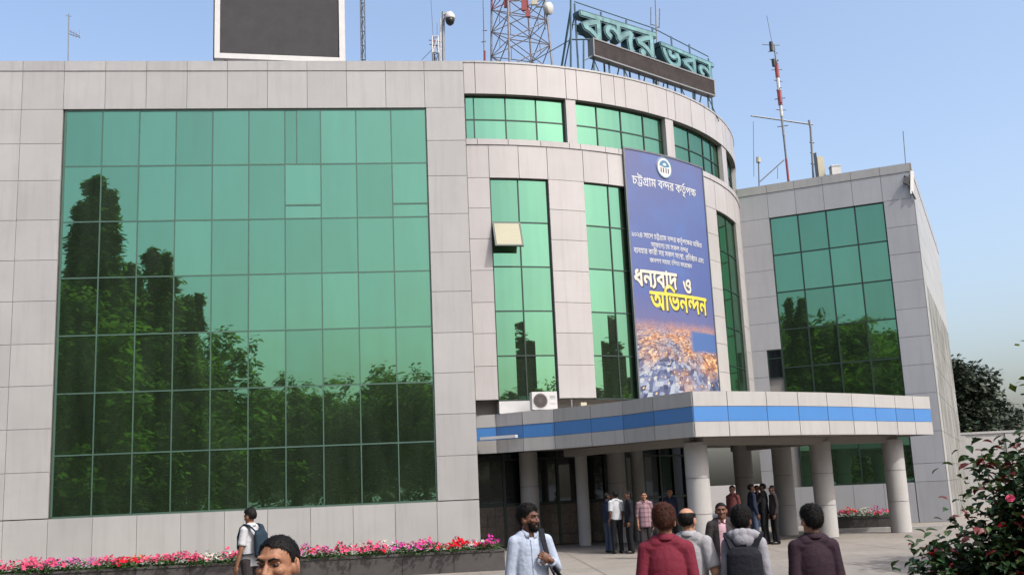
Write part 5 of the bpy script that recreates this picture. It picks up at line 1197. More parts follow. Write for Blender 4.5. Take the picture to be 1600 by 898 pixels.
# trees standing outside the frame, to the left of and behind the camera: the glass mirrors them
GM, GB = 'tall mast trees mirrored in the left wing glass', 'broad trees mirrored in the glass along the plaza edge'
tm = tree('mast_tree', 'tall narrow drooping mast tree standing at the plaza edge left of the camera', (-16.7, 10.0, 0), 18.8, 'cone', M['leaf_mast'], .40, 9500, 3, group=GM)
tb_ = tree('broad_tree', 'broad bushy tree on the plaza edge behind the camera', (-3.5, -16, 0), 10.2, 'broad', M['leaf_broad'], .40, 9000, 5, group=GB)
tbig = tree('broad_tree', 'big spreading tree in the grove left of and behind the camera', (-18.5, -9, 0), 17.0, 'broad', M['leaf_broad'], .42, 24000, 6, group=GB)
for (x, y, s, rz) in MAST_SPOTS:
    c_ = copy_thing(tm, (x, y, 0), rz, s, None if x < 0 else 'mast tree beyond the right edge of the plaza, mirrored in the curved glass')
    if x > 0: c_.scale = (s * 2.1, s * 2.1, s)
for (x, y, s, rz) in BROAD_SPOTS:
    if s > 1.3: copy_thing(tbig, (x, y, 0), rz, s * .60, 'big spreading tree in the grove left of and behind the camera')
    else: copy_thing(tb_, (x, y, 0), rz, s, None if x < 12 else 'broad tree beyond the right edge of the plaza, mirrored in the curved glass')
# in view, far right beyond the side wall
pt = at_depth(1512, 740, 66)
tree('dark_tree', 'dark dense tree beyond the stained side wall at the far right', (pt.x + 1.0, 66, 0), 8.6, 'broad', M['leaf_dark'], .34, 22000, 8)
hm_ = MB(); rh = random.Random(77)  # unseen leaf bank, added to keep bright horizon out of the glass reflections
for k in range(16000):
    x_ = rh.uniform(-48, 30); zt_ = 3.6 + 1.3 * noise.noise(Vector((x_ * .35, 0, 0))); p_ = Vector((x_, -21 + rh.uniform(-1.2, 1.2) + .012 * (x_ - 5) ** 2 * (x_ < -8) * .6, rh.uniform(0, 1) ** .8 * zt_))
    a_ = rh.uniform(0, 2 * PI); d_v = Vector((math.cos(a_), math.sin(a_), rh.uniform(-.8, .4))).normalized(); L_ = rh.uniform(.3, .55); s_v = d_v.cross(Vector((0, 0, 1))).normalized() * L_ * .4
    hm_.add([p_, p_ + d_v * L_ * .5 + s_v, p_ + d_v * L_, p_ + d_v * L_ * .5 - s_v], [(0, 1, 2, 3)], M['leaf_broad'])
hd = hm_.build('hedge'); tag(hd, 'dense green hedge added unseen behind the camera to block the reflected horizon', kind='stuff')
tree('side_tree', 'leafy young tree standing just outside the frame to the right', (13.2, 19.3, 0), 8.0, 'broad', M['leaf_broad'], .24, 7000, 12)
# low pale wall far right
lw = empty('boundary_wall', (30, 58, 0), R_(-8)); tag(lw, 'low pale boundary wall beyond the building at the far right', 'wall')
mb = MB(); mb.box((0, 0, 1.9), (14, .25, 3.8), M['clad_grey']); mb.build('wall_panel', parent=lw)
mb = MB(); mb.box((0, 0, 3.86), (14.2, .4, .12), M['coping']); mb.build('coping', parent=lw)
for k in range(6):
    mb = MB(); mb.box((-6 + 2.4 * k, -.16, 1.9), (.35, .12, 3.7), M['clad_grey']); mb.build('pier', parent=lw)

# ------------------------------------------------------------------ rose bush at the right edge
M['leaf_bush'] = material('bush_leaf', (0.042, 0.105, 0.036), 0.5, spec=.25, var=0.4, scale=7, trans=0.18, obj_var=0.35)
M['leaf_red'] = material('young_red_leaf', (0.26, 0.030, 0.028), 0.45, var=0.35, scale=9, trans=0.3, obj_var=0.35)
M['leaf_yellow'] = material('yellow_green_leaf', (0.09, 0.16, 0.04), 0.45, var=0.35, scale=9, trans=0.3, obj_var=0.3)  # paler yellow-green leaves mixed in at random
M['stem'] = material('woody_stem', (0.09, 0.05, 0.03), 0.8, var=0.3)
bu = empty('rose_bush', (3.82, 8.2, 0)); tag(bu, 'dark leafy bush with reddish young shoots at the right edge', 'bush')
rb = random.Random(21)
def leaf_shape(L, w, fold):
    me = bpy.data.meshes.new('leaf')
    v = [(0, 0, 0), (-w * .75, L * .28, fold), (-w, L * .55, fold * 1.2), (-w * .55, L * .82, fold * .6), (0, L, -.15 * L), (w * .55, L * .82, fold * .6), (w, L * .55, fold * 1.2), (w * .75, L * .28, fold), (0, L * .3, 0), (0, L * .58, 0), (0, L * .82, -.06 * L)]
    f = [(0, 8, 1), (1, 8, 9, 2), (2, 9, 10, 3), (3, 10, 4), (0, 7, 8), (7, 6, 9, 8), (6, 5, 10, 9), (5, 4, 10)]
    me.from_pydata(v, [], f); return me
leaf_meshes = []
for mt in ('leaf_bush', 'leaf_bush', 'leaf_bush', 'leaf_red', 'leaf_yellow'):
    me = leaf_shape(.075, .022, .008); me.materials.append(M[mt]); leaf_meshes.append(me)
def bush_r(z):   # outline radius by height
    return .25 + .92 * math.exp(-((z - .75) / .75) ** 2)
stems = MB(); shoots = []
for k in range(70):
    a = rb.uniform(0, 2 * PI); z1 = rb.uniform(.3, 2.0); rr = min(bush_r(z1), 1.1) * rb.uniform(.35, 1.0)
    p0_ = Vector((rb.uniform(-.15, .15), rb.uniform(-.15, .15), 0)); p2_ = Vector((rr * math.cos(a), rr * math.sin(a), z1)); p1_ = (p0_ + p2_) / 2 + Vector((0, 0, .22))
    pts_ = [p0_ * (1 - t_) ** 2 + p1_ * 2 * t_ * (1 - t_) + p2_ * t_ ** 2 for t_ in [i / 6 for i in range(7)]]
    for i in range(6): stems.tube(pts_[i], pts_[i + 1], .012 * (1 - i / 8), .012 * (1 - (i + 1) / 8), 5, M['stem'])
    shoots.append(pts_)
stems.build('stems', parent=bu)
fol = MB(); leaf_list = []
def leafM(p, d, up, s):
    x = d.cross(up).normalized(); z_ = x.cross(d).normalized()
    return Matrix.Translation(p) @ Matrix((x, d, z_)).transposed().to_4x4() @ Matrix.Scale(s, 4)
for k in range(17000):
    pts_ = rb.choice(shoots); t_ = rb.uniform(.25, 1.02); i = min(int(t_ * 6), 5); p = pts_[i].lerp(pts_[i + 1], t_ * 6 - i)
    p = p + Vector((rb.gauss(0, .10), rb.gauss(0, .10), rb.gauss(0, .085)))
    if p.z < .05: p.z = rb.uniform(.05, .4)
    a = rb.uniform(0, 2 * PI); d = Vector((math.cos(a), math.sin(a), rb.uniform(-.7, .45))).normalized(); up = Vector((rb.gauss(0, .35), rb.gauss(0, .35), 1)).normalized()
    out = Vector((p.x, p.y, 0)).length / bush_r(p.z)
    c = rb.random(); kind = 3 if c < .06 + .09 * (t_ > .8) else (4 if c < .38 else rb.choice([0, 1, 2]))
    leaf_list.append((leafM(p, d, up, rb.uniform(.85, 1.45)), kind, -p.y + .8 * abs(p.x) + (1.2 if p.x < -.45 else 0) + 1.4 * max(0, p.z - 1.3)))
leaf_list.sort(key=lambda q: -q[2])
for k, (mm, kind, _) in enumerate(leaf_list):
    if k < 290:
        o = link('leaf', leaf_meshes[kind], bu); o.matrix_local = mm
    else:
        me = leaf_meshes[kind]
        fol.add([mm @ v.co for v in me.vertices], [tuple(p.vertices) for p in me.polygons], me.materials[0])
pink_ = FL['red']
for k in range(40):
    pts_ = rb.choice([q_ for q_ in shoots if q_[-1].z < 1.75]); p = pts_[-1] * rb.uniform(.85, 1.05) + Vector((rb.gauss(0, .06), -abs(rb.gauss(0, .10)), rb.gauss(0, .06)))
    bl = MB(); q = Vector((rb.uniform(-.5, .5), rb.uniform(-1, -.2), rb.uniform(0, 1))).normalized().to_track_quat('Z', 'Y')
    for ring_, (rr_, hh_, n_) in enumerate(((.030, .010, 6), (.021, .017, 5), (.011, .023, 4))):
        for i in range(n_):
            a_ = 2 * PI * (i + .5 * ring_) / n_; w_ = PI / n_ * 1.1
            bl.add([q @ Vector((0, 0, 0)), q @ Vector((rr_ * math.cos(a_ - w_), rr_ * math.sin(a_ - w_), hh_)), q @ Vector((rr_ * 1.15 * math.cos(a_), rr_ * 1.15 * math.sin(a_), hh_ * .8)), q @ Vector((rr_ * math.cos(a_ + w_), rr_ * math.sin(a_ + w_), hh_))], [(0, 1, 2, 3)])
    o = link('blossom', bl.mesh('blossom', FL[rb.choice(['red', 'pink', 'red'])]), bu); o.location = p
fo = fol.build('foliage', parent=bu); fo['kind'] = 'stuff'

# ------------------------------------------------------------------ people
def skin_mat(name, c): return material(name, tuple(x * 1.5 for x in c), 0.55, var=0.22, scale=22, spec=0.3, bump=.12, bump_scale=180, streak=.0)
M['skin'] = skin_mat('brown_skin', (0.26, 0.125, 0.075)); M['skin_dark'] = skin_mat('dark_brown_skin', (0.12, 0.055, 0.035)); M['skin_fair'] = skin_mat('light_brown_skin', (0.34, 0.18, 0.115))
M['hair'] = material('black_hair', (0.007, 0.006, 0.006), 0.62, var=0.4, scale=60, spec=.16, bump=0.3, bump_scale=220)
M['hair_red'] = material('hennaed_hair', (0.075, 0.020, 0.009), 0.6, var=0.6, scale=30, spec=.2, bump=0.4, bump_scale=200)
M['eye'] = material('eye', (0.03, 0.02, 0.018), 0.15, var=0)
M['eye_white'] = material('eye_white', (0.22, 0.19, 0.17), 0.2, var=0.02)
def cloth(name, c, **k): return material(name, c, 0.85, var=k.pop('var', .14), scale=k.pop('scale', 5), bump=k.pop('bump', .35), bump_scale=k.pop('bump_scale', 24), spec=.2, **k)
M['c_white'] = cloth('white_shirt_cloth', (0.62, 0.64, 0.68)); M['c_skyblue'] = cloth('pale_blue_shirt_cloth', (0.47, 0.55, 0.70)); M['c_maroon'] = cloth('maroon_shirt_cloth', (0.20, 0.022, 0.045))
M['c_grey'] = cloth('grey_shirt_cloth', (0.42, 0.42, 0.45)); M['c_hoodie'] = cloth('heather_grey_cloth', (0.36, 0.36, 0.41), var=.22, scale=12); M['c_plum'] = cloth('dark_plum_cloth', (0.035, 0.018, 0.030))
M['c_black'] = cloth('black_cloth', (0.014, 0.014, 0.017)); M['c_navy'] = cloth('navy_cloth', (0.020, 0.030, 0.065)); M['c_jean'] = cloth('denim', (0.075, 0.105, 0.17)); M['c_pink'] = cloth('pink_shirt_cloth', (0.62, 0.40, 0.46))
M['c_charcoal'] = cloth('charcoal_jacket_cloth', (0.045, 0.038, 0.042)); M['c_teal'] = cloth('teal_bag_cloth', (0.018, 0.038, 0.06)); M['c_bagblack'] = cloth('black_bag_cloth', (0.012, 0.014, 0.022)); M['c_brown'] = cloth('brown_bag_leather', (0.035, 0.020, 0.018))
M['c_rust'] = cloth('dull_red_cloth', (0.16, 0.05, 0.05)); M['shoe'] = material('dark_shoe', (0.02, 0.017, 0.015), 0.5)
M['watch'] = material('watch_metal', (0.30, 0.25, 0.14), 0.3, 0.8)
def plaid():
    m = cloth('plaid_shirt_cloth', (0.40, 0.27, 0.29)); nt = m.node_tree; N, L = nt.nodes, nt.links; b = N['Principled BSDF']; cur = b.inputs['Base Color'].links[0].from_socket
    tc = N.new('ShaderNodeTexCoord'); s = N.new('ShaderNodeSeparateXYZ'); L.new(tc.outputs['Object'], s.inputs[0])
    for ax in ('X', 'Z'):
        a = N.new('ShaderNodeMath'); a.operation = 'MULTIPLY'; a.inputs[1].default_value = 55; L.new(s.outputs[ax], a.inputs[0])
        c = N.new('ShaderNodeMath'); c.operation = 'SINE'; L.new(a.outputs[0], c.inputs[0])
        g_ = N.new('ShaderNodeMath'); g_.operation = 'GREATER_THAN'; g_.inputs[1].default_value = .45; L.new(c.outputs[0], g_.inputs[0])
        f_ = N.new('ShaderNodeMath'); f_.operation = 'MULTIPLY'; f_.inputs[1].default_value = .55; L.new(g_.outputs[0], f_.inputs[0])
        x = N.new('ShaderNodeMix'); x.data_type = 'RGBA'; L.new(f_.outputs[0], x.inputs['Factor']); L.new(cur, x.inputs['A']); x.inputs['B'].default_value = (.10, .05, .08, 1); cur = x.outputs['Result']
    L.new(cur, b.inputs['Base Color']); return m
M['c_plaid'] = plaid()

class Prim(MB):
    def cap(s, p0, p1, r0, r1, n=12, sx=1.0):
        p0, p1 = Vector(p0), Vector(p1); ax = p1 - p0; Ln = ax.length
        q = ax.to_track_quat('Z', 'X') if Ln > 1e-6 else Vector((0, 0, 1)).to_track_quat('Z', 'X')
        prof = []
        for k in range(5): a = -PI / 2 + PI / 2 * k / 4.0; prof.append((max(r0 * math.cos(a), 1e-4), r0 * math.sin(a)))
        for k in range(1, 5): a = PI / 2 * k / 4.0; prof.append((max(r1 * math.cos(a), 1e-4), Ln + r1 * math.sin(a)))
        prof.insert(5, (r1, Ln))
        s.lathe(prof, n, None, Matrix.Translation(p0) @ q.to_matrix().to_4x4() @ Matrix.Diagonal((1, sx, 1, 1)))
    def ell(s, c, r, rot=None, n=16, m=10):
        prof = [(max(math.sin(PI * k / m), 1e-3), -math.cos(PI * k / m)) for k in range(m + 1)]
        Mx = Matrix.Translation(c) @ (rot.to_4x4() if rot is not None else Matrix.Identity(4)) @ Matrix.Diagonal((*r, 1))
        s.lathe(prof, n, None, Mx)
    def sleeve(s, p0, p1, r0, r1, n=14):
        s.tube(p0, p1, r0, r1, n)
    def etube(s, stations, n=20):
        """elliptical sections: (x, y, z, rx, ry)"""
        vs_ = []
        for (x, y, z, rx, ry) in stations:
            for k in range(n): a = 2 * PI * k / n; vs_.append((x + rx * math.cos(a), y + ry * math.sin(a), z))
        fs_ = [(i * n + k, i * n + (k + 1) % n, (i + 1) * n + (k + 1) % n, (i + 1) * n + k) for i in range(len(stations) - 1) for k in range(n)]
        fs_ += [tuple(range(n - 1, -1, -1)), tuple(range((len(stations) - 1) * n, len(stations) * n))]
        s.add(vs_, fs_)

def remesh(prim, voxel, smooth_it=3, fac=.5):
    me = prim.mesh('tmp')
    o = bpy.data.objects.new('tmp', me); COL.objects.link(o)
    r = o.modifiers.new('r', 'REMESH'); r.mode = 'VOXEL'; r.voxel_size = voxel; r.use_smooth_shade = True
    if smooth_it:
        sm = o.modifiers.new('s', 'SMOOTH'); sm.factor = fac; sm.iterations = smooth_it
    dg = bpy.context.evaluated_depsgraph_get()
    out = bpy.data.meshes.new_from_object(o.evaluated_get(dg))
    bpy.data.objects.remove(o); bpy.data.meshes.remove(me)
    out.materials.clear()
    out.polygons.foreach_set('use_smooth', [True] * len(out.polygons))
    return out
def verts_np(me):
    a = np.empty(len(me.vertices) * 3, np.float32); me.vertices.foreach_get('co', a); return a.reshape(-1, 3)
def normals_np(me):
    a = np.empty(len(me.vertices) * 3, np.float32); me.vertices.foreach_get('normal', a); return a.reshape(-1, 3)
def set_np(me, a): me.vertices.foreach_set('co', a.astype(np.float32).ravel()); me.update()
def wrinkle(me, amp, seed, freq=22):
    r = np.random.RandomState(seed); v = verts_np(me); n = normals_np(me); s = np.zeros(len(v))
    for k in range(6):
        d = r.normal(0, 1, 3); d[2] *= .55; d /= np.linalg.norm(d); w = r.normal(0, 1, 3) * 5; g_ = r.normal(0, 1, 3) * 4
        fold = 1 - np.abs(np.sin(v @ d * freq * r.uniform(.35, .9) + r.uniform(0, 6) + 1.6 * np.sin(v @ w))) * 2 ** .5
        s += fold * (.5 + .5 * np.sin(v @ g_ + r.uniform(0, 6))) / 3
    set_np(me, v + n * (s * amp)[:, None])

def person(label, loc, face, H=1.70, skin='skin', hair='hair', hairstyle='short', head_yaw=0, head_pitch=0, head_tilt=0, arms=None, legs=None,
           top='c_white', sleeve='long', hem=.86, trousers='c_black', jacket=None, fine=False, collar=True, group=None, build=1.0, beard=False, hood=False, watch=False, eyes=True):
    k = H / 1.70
    root = empty('person', loc, face); tag(root, label, 'person', group)
    root.scale = (k, k, k)
    vox = .0060 if fine else .0085
    sh = {-1: Vector((-.152 * build, 0, 1.390)), 1: Vector((.152 * build, 0, 1.390))}
    A = {s: [sh[s], sh[s] + Vector((s * .036, -.025, -.285)), sh[s] + Vector((s * .042, .055, -.53))] for s in (-1, 1)}
    for s, pts_ in (arms or {}).items(): A[s] = [sh[s], Vector(pts_[0]), Vector(pts_[1])] + [Vector(q) for q in pts_[2:]]
    G = {s: [Vector((s * .09, 0, .90)), Vector((s * .10, .02, .48)), Vector((s * .105, -.01, .085))] for s in (-1, 1)}
    for s, pts_ in (legs or {}).items(): G[s] = [Vector((s * .09, 0, .90)), Vector(pts_[0]), Vector(pts_[1])]
    HR = (Matrix.Rotation(R_(head_yaw), 3, 'Z') @ Matrix.Rotation(R_(head_pitch), 3, 'X') @ Matrix.Rotation(R_(head_tilt), 3, 'Y'))
    piv = Vector((0, .012, 1.50))
    hp = lambda x, y, z: piv + HR @ (Vector((x, y, z)) - piv)
    HM = HR
    # ---- one continuous body
    b = Prim()
    b.ell((0, 0, 1.27), (.150 * build, .100, .18)); b.ell((0, .012, 1.08), (.138 * build, .10, .17)); b.ell((0, -.005, .93), (.160, .110, .12))
    b.cap((-.112 * build, -.005, 1.40), (.112 * build, -.005, 1.40), .055, .055); b.cap((-.07, -.012, 1.43), (.07, -.012, 1.43), .055, .055)
    b.cap((0, -.005, 1.42), hp(0, .012, 1.55), .062, .054)
    for s in (-1, 1):
        p = A[s]; b.cap(p[0], p[1], .050, .040); b.cap(p[1], p[2], .040, .027)
        q = G[s]; b.cap(q[0], q[1], .086, .056); b.cap(q[1], q[2], .056, .038); b.ell(q[2] + Vector((0, .055, -.045)), (.040, .12, .038))
        # hand: palm, four fingers with a bend, thumb off the palm's side
        w = p[2]; d = (p[2] - p[1]).normalized()
        if len(p) > 3: d = (p[3] - p[2]).normalized()
        side = Vector((0, 1, 0)) if abs(d.y) < .85 else Vector((0, 0, 1))
        curl = p[4].normalized() if len(p) > 4 else Vector((-s, 0.15, 0))
        curl = (curl - d * curl.dot(d)).normalized(); across = d.cross(curl).normalized()
        if across.dot(side) < 0: across = -across
        Mh = Matrix((across, curl, d)).transposed()
        b.cap(w, w + d * .03, .026, .026); b.ell(w + d * .052, (.041, .017, .052), Mh)
        for i, L in enumerate((.060, .076, .082, .072)):
            o_ = w + d * .088 + across * (-.030 + .020 * i)
            bend = .5 + .12 * (3 - i) if len(p) <= 4 else 1.1
            m1 = o_ + (d * math.cos(bend * .5) + curl * math.sin(bend * .5)) * L * .5
            m2 = m1 + (d * math.cos(bend * 1.6) + curl * math.sin(bend * 1.6)) * L * .5
            b.cap(o_ - d * .012, m1, .0092, .0088, 8); b.cap(m1, m2, .0088, .0078, 8)
        t0 = w + d * .028 + across * .032; t1 = t0 + (d * .6 + across * .6 + curl * .35).normalized() * .040; t2 = t1 + (d * .85 + across * .1 + curl * .4).normalized() * .032
        b.cap(t0 - across * .014, t1, .0125, .0105, 8); b.cap(t1, t2, .0105, .0088, 8)
    # head
    b.ell(hp(0, -.008, 1.622), (.074, .094, .083), HM); b.ell(hp(0, .012, 1.575), (.066, .080, .075), HM)
    b.ell(hp(0, .040, 1.535), (.052, .052, .055), HM); b.ell(hp(0, .070, 1.507), (.026, .024, .022), HM)
    b.cap(hp(-.036, .078, 1.628), hp(.036, .078, 1.628), .014, .014, 10); b.cap(hp(0, .084, 1.612), hp(0, .109, 1.570), .009, .0135, 10)
    for s in (-1, 1):
        b.ell(hp(s * .038, .064, 1.578), (.026, .024, .022), HM); b.ell(hp(s * .013, .098, 1.565), (.010, .011, .009), HM)
        b.ell(hp(s * .081, -.014, 1.585), (.009, .021, .034), HM @ Matrix.Rotation(-s * .45, 3, 'Z')); b.ell(hp(s * .072, .002, 1.575), (.012, .012, .022), HM)
    b.ell(hp(0, .084, 1.540), (.023, .011, .006), HM); b.ell(hp(0, .082, 1.529), (.021, .011, .007), HM)
    bm_ = remesh(b, vox if not fine else .0048, 2, .45)
    v = verts_np(bm_); n = normals_np(bm_)
    Hinv = np.array(HR.inverted()); hl = (v - np.array(piv)) @ Hinv.T + np.array(piv)
    for s in (-1, 1):   # eye sockets and the line of the mouth
        dd = ((hl[:, 0] - s * .033) / .017) ** 2 + ((hl[:, 2] - 1.603) / .011) ** 2
        wgt = np.exp(-dd) * (hl[:, 1] > .04) * (hl[:, 2] > 1.5)
        v = v - np.array(HR @ Vector((0, 1, 0)))[None, :] * (wgt * .011)[:, None]
    set_np(bm_, v); bm_.materials.append(M[skin]); body = link('body', bm_, root)
    # hair: the scalp of this body, thickened
    hl = (verts_np(bm_) - np.array(piv)) @ Hinv.T + np.array(piv); n = normals_np(bm_)
    x, y, z = hl[:, 0], hl[:, 1] - 0.0, hl[:, 2]
    yk = np.array([-.12, -.07, -.035, -.01, .012, .03, .055, .075, .10]); zk = np.array([1.535, 1.535, 1.56, 1.605, 1.60, 1.640, 1.656, 1.668, 1.676])
    line = np.interp(y, yk, zk) + (.010 * np.clip((y - .03) / .05, 0, 1) if hairstyle == 'crop' else 0) + .006 * np.sin(x * 90)
    m = (z - line) / .016
    earmask = (np.abs(x) > .0735) & (z < 1.622) & (y > -.045)
    m = np.where(earmask, -1, m); m = np.where(z < 1.50, -1, m)
    thick = {'short': .010, 'crop': .006, 'full': .018, 'bald': .009}[hairstyle]
    if hairstyle == 'bald':
        m = np.minimum(m, (1.662 - z + .10 * np.clip(-.02 - y, -.05, .02)) / .012)
    if beard:
        mb_ = np.minimum(np.minimum((1.556 - z + .45 * np.clip(.06 - y, 0, .06)) / .010, (z - 1.478) / .01), (y - .030) / .012)
        mb_ = np.where((np.abs(x) < .020) & (z > 1.520) & (z < 1.552), -1, mb_)
        mb_ = np.minimum(mb_, .16)
        m = np.maximum(m, mb_)
    keep = m > 0
    if keep.any():
        idx = np.full(len(m), -1); idx[keep] = np.arange(keep.sum())
        faces = [tuple(idx[list(p.vertices)]) for p in bm_.polygons if all(keep[i] for i in p.vertices)]
        rs = np.random.RandomState(int(abs(loc[0] * 97 + loc[1] * 13)) % 9999)
        vv = verts_np(bm_)[keep]; nn2 = n[keep]; mk = np.clip(m[keep], 0, 1)
        tuft = 1 + .16 * np.sin(hl[keep][:, 0] * 210 + 2 * np.sin(hl[keep][:, 1] * 90)) * np.sin(hl[keep][:, 1] * 170 + hl[keep][:, 2] * 120) + .12 * rs.uniform(-1, 1, int(keep.sum()))
        vol = 1 + (.9 * np.clip((hl[keep][:, 2] - 1.64) / .05, 0, 1) if hairstyle == 'full' else 0)
        vv = vv + nn2 * (thick * np.sqrt(mk) * tuft * vol + .0008)[:, None]
        V_, F_ = [tuple(q) for q in vv.tolist()], [tuple(int(t) for t in f) for f in faces]
        if fine:     # loose strands lying along the scalp, away from the crown
            crown = np.array(hp(0, -.035, 1.715)); N_ = {'crop': 1800, 'bald': 1500}.get(hairstyle, 4200)
            pick = rs.randint(0, len(vv), N_)
            for i_ in pick:
                p_, q_ = vv[i_], nn2[i_]; fl = p_ - crown; fl = fl - q_ * fl.dot(q_); l_ = np.linalg.norm(fl)
                fl = fl / l_ if l_ > 1e-4 else np.array([1., 0, 0]); fl = fl + rs.normal(0, .35, 3) + q_ * rs.uniform(.05, .5); fl /= np.linalg.norm(fl)
                sd_ = np.cross(fl, q_); sd_ /= (np.linalg.norm(sd_) + 1e-6); L_ = rs.uniform(.010, .026) * (.45 if hairstyle in ('crop', 'bald') else 1); w_ = rs.uniform(.0008, .0016)
                b_ = len(V_); mid = p_ + fl * L_ * .55 + q_ * .001; tip = p_ + fl * L_ - q_ * L_ * .18
                V_ += [tuple(p_ - sd_ * w_), tuple(p_ + sd_ * w_), tuple(mid + sd_ * w_ * .8), tuple(mid - sd_ * w_ * .8), tuple(tip)]; F_ += [(b_, b_ + 1, b_ + 2, b_ + 3), (b_ + 3, b_ + 2, b_ + 4)]
        hm = bpy.data.meshes.new('hair'); hm.from_pydata(V_, [], F_)
        hm.polygons.foreach_set('use_smooth', [True] * len(hm.polygons)); hm.materials.append(M[hair]); link('hair', hm, root)
    if eyes:
        for s in (-1, 1):
            e = Prim(); e.ell(hp(s * .033, .0705, 1.603), (.0135, .0105, .0062), HM, 12, 8); link('eye', e.mesh('eye', M['eye_white'], True), root)
            e = Prim(); e.ell(hp(s * .033, .0815, 1.6025), (.0060, .003, .0050), HM, 10, 6); link('iris', e.mesh('iris', M['eye'], True), root)
            e = Prim(); e.cap(hp(s * .014, .0935, 1.621), hp(s * .036, .0915, 1.628), .0048, .0046, 8); e.cap(hp(s * .036, .0915, 1.628), hp(s * .054, .078, 1.622), .0046, .002, 8)
            link('eyebrow', e.mesh('eyebrow', M['hair'], True), root)
            e = Prim(); e.cap(hp(s * .019, .0785, 1.6095), hp(s * .047, .0755, 1.6095), .0052, .0046, 8); link('eyelid', e.mesh('eyelid', M[skin], True), root)
    # ---- clothes
    def top_prims(p, infl, hemz, sl):
        i = infl
        p.ell((0, 0, 1.27), (.146 * build + i, .104 + i, .17 + i)); p.etube([(0, .006, hemz, .166 * build + i * .6, .126 + i * .6), (0, .006, .98, .160 * build + i * .8, .122 + i * .7), (0, .010, 1.10, .152 * build + i, .114 + i), (0, 0, 1.25, .150 * build + i, .106 + i), (0, -.004, 1.35, .134 * build + i, .086 + i), (0, -.008, 1.42, .085 * build + i, .06 + i)])
        p.cap((-.118 * build, -.005, 1.396), (.118 * build, -.005, 1.396), .055 + i, .055 + i); p.cap((-.075, -.012, 1.432), (.075, -.012, 1.432), .052 + i, .052 + i); p.ell((0, -.010, 1.450), (.080, .060, .026 + i))
        for s in (-1, 1):
            q = A[s]; e = q[1]; w = q[2]
            if sl == 'short': p.sleeve(q[0], q[0].lerp(e, .82), .060 + i, .056 + i); p.ell(q[0], (.062 + i,) * 3)
            elif sl == 'half': p.cap(q[0], e, .058 + i, .050 + i); p.sleeve(e, e.lerp(w, .22), .048 + i, .044 + i)
            elif sl == 'long': p.cap(q[0], e, .051 + i, .043 + i); p.cap(e, e.lerp(w, .8), .043 + i, .034 + i); p.sleeve(e.lerp(w, .5), e.lerp(w, .97), .039 + i, .034 + i)
    cv = .0075 if fine else .010
    p = Prim(); top_prims(p, .010, hem, sleeve)
    if hood:
        for a in range(9):
            t_ = R_(-20 + a * 27.5); p.ell((.105 * math.cos(t_) * 1.02, -.035 - .085 * math.sin(t_), 1.455 + .022 * math.sin(t_)), (.052, .048, .045 + .012 * math.sin(t_)))
        p.ell((0, -.125, 1.425), (.095, .055, .075))
    me = remesh(p, cv, 4, .5); wrinkle(me, .0036, int(loc[1] * 10) % 91, 26); me.materials.append(M[top]); shirt = link('shirt', me, root)
    if jacket:
        p = Prim(); top_prims(p, .026, hem - .06, 'long')
        me = remesh(p, cv, 4, .5); cut = verts_np(me); bmj = bmesh.new(); bmj.from_mesh(me)
        bmesh.ops.delete(bmj, geom=[f_ for f_ in bmj.faces if f_.calc_center_median().y > .02 and abs(f_.calc_center_median().x) < .052 + .03 * max(0, 1.25 - f_.calc_center_median().z)], context='FACES')
        bmj.to_mesh(me); bmj.free(); wrinkle(me, .004, int(loc[1] * 7) % 91 + 3, 24); me.materials.append(M[jacket]); link('jacket', me, root)
    p = Prim(); p.ell((0, -.004, .93), (.168, .118, .125)); p.etube([(0, 0, .90, .165, .112), (0, .004, 1.02, .150, .108)])
    for s in (-1, 1):
        q = G[s]; p.cap(q[0], q[1], .098, .070); p.cap(q[1], q[1].lerp(q[2], .85), .070, .060); p.sleeve(q[1].lerp(q[2], .7), q[2] + Vector((0, 0, -.03)), .062, .066)
    me = remesh(p, .010, 3, .5); wrinkle(me, .004, int(loc[0] * 10) % 83, 22); me.materials.append(M[trousers]); link('trousers', me, root)
    for s in (-1, 1):
        e = Prim(); q = G[s][2]; e.ell(q + Vector((0, .06, -.042)), (.046, .130, .043)); e.ell(q + Vector((0, -.02, -.03)), (.042, .055, .055)); link('shoe', e.mesh('shoe', M['shoe'], True), root)
    if collar:
        cm_ = MB(); nn_c = 22; ring = []
        for i_ in range(nn_c + 1):
            a_ = R_(108 + 324 * i_ / nn_c); cx_, cy_ = math.cos(a_), math.sin(a_); ft = max(0, cy_)
            ring.append([(cx_ * .064, cy_ * .062 + .004, 1.500 - .040 * ft ** 1.5), (cx_ * .071, cy_ * .069 + .003, 1.505 - .040 * ft ** 1.5), (cx_ * .085, cy_ * .080 - .004, 1.464 - .045 * ft ** 2), (cx_ * .080, cy_ * .074 - .004, 1.448 - .045 * ft ** 2)])
        vs_ = [q for r_ in ring for q in r_]
        cm_.add(vs_, [(4 * i_ + j_, 4 * i_ + (j_ + 1) % 4, 4 * (i_ + 1) + (j_ + 1) % 4, 4 * (i_ + 1) + j_) for i_ in range(nn_c) for j_ in range(4)] + [(0, 1, 2, 3), tuple(4 * nn_c + j_ for j_ in (3, 2, 1, 0))])
        link('collar', cm_.mesh('collar', M[top], True), root)
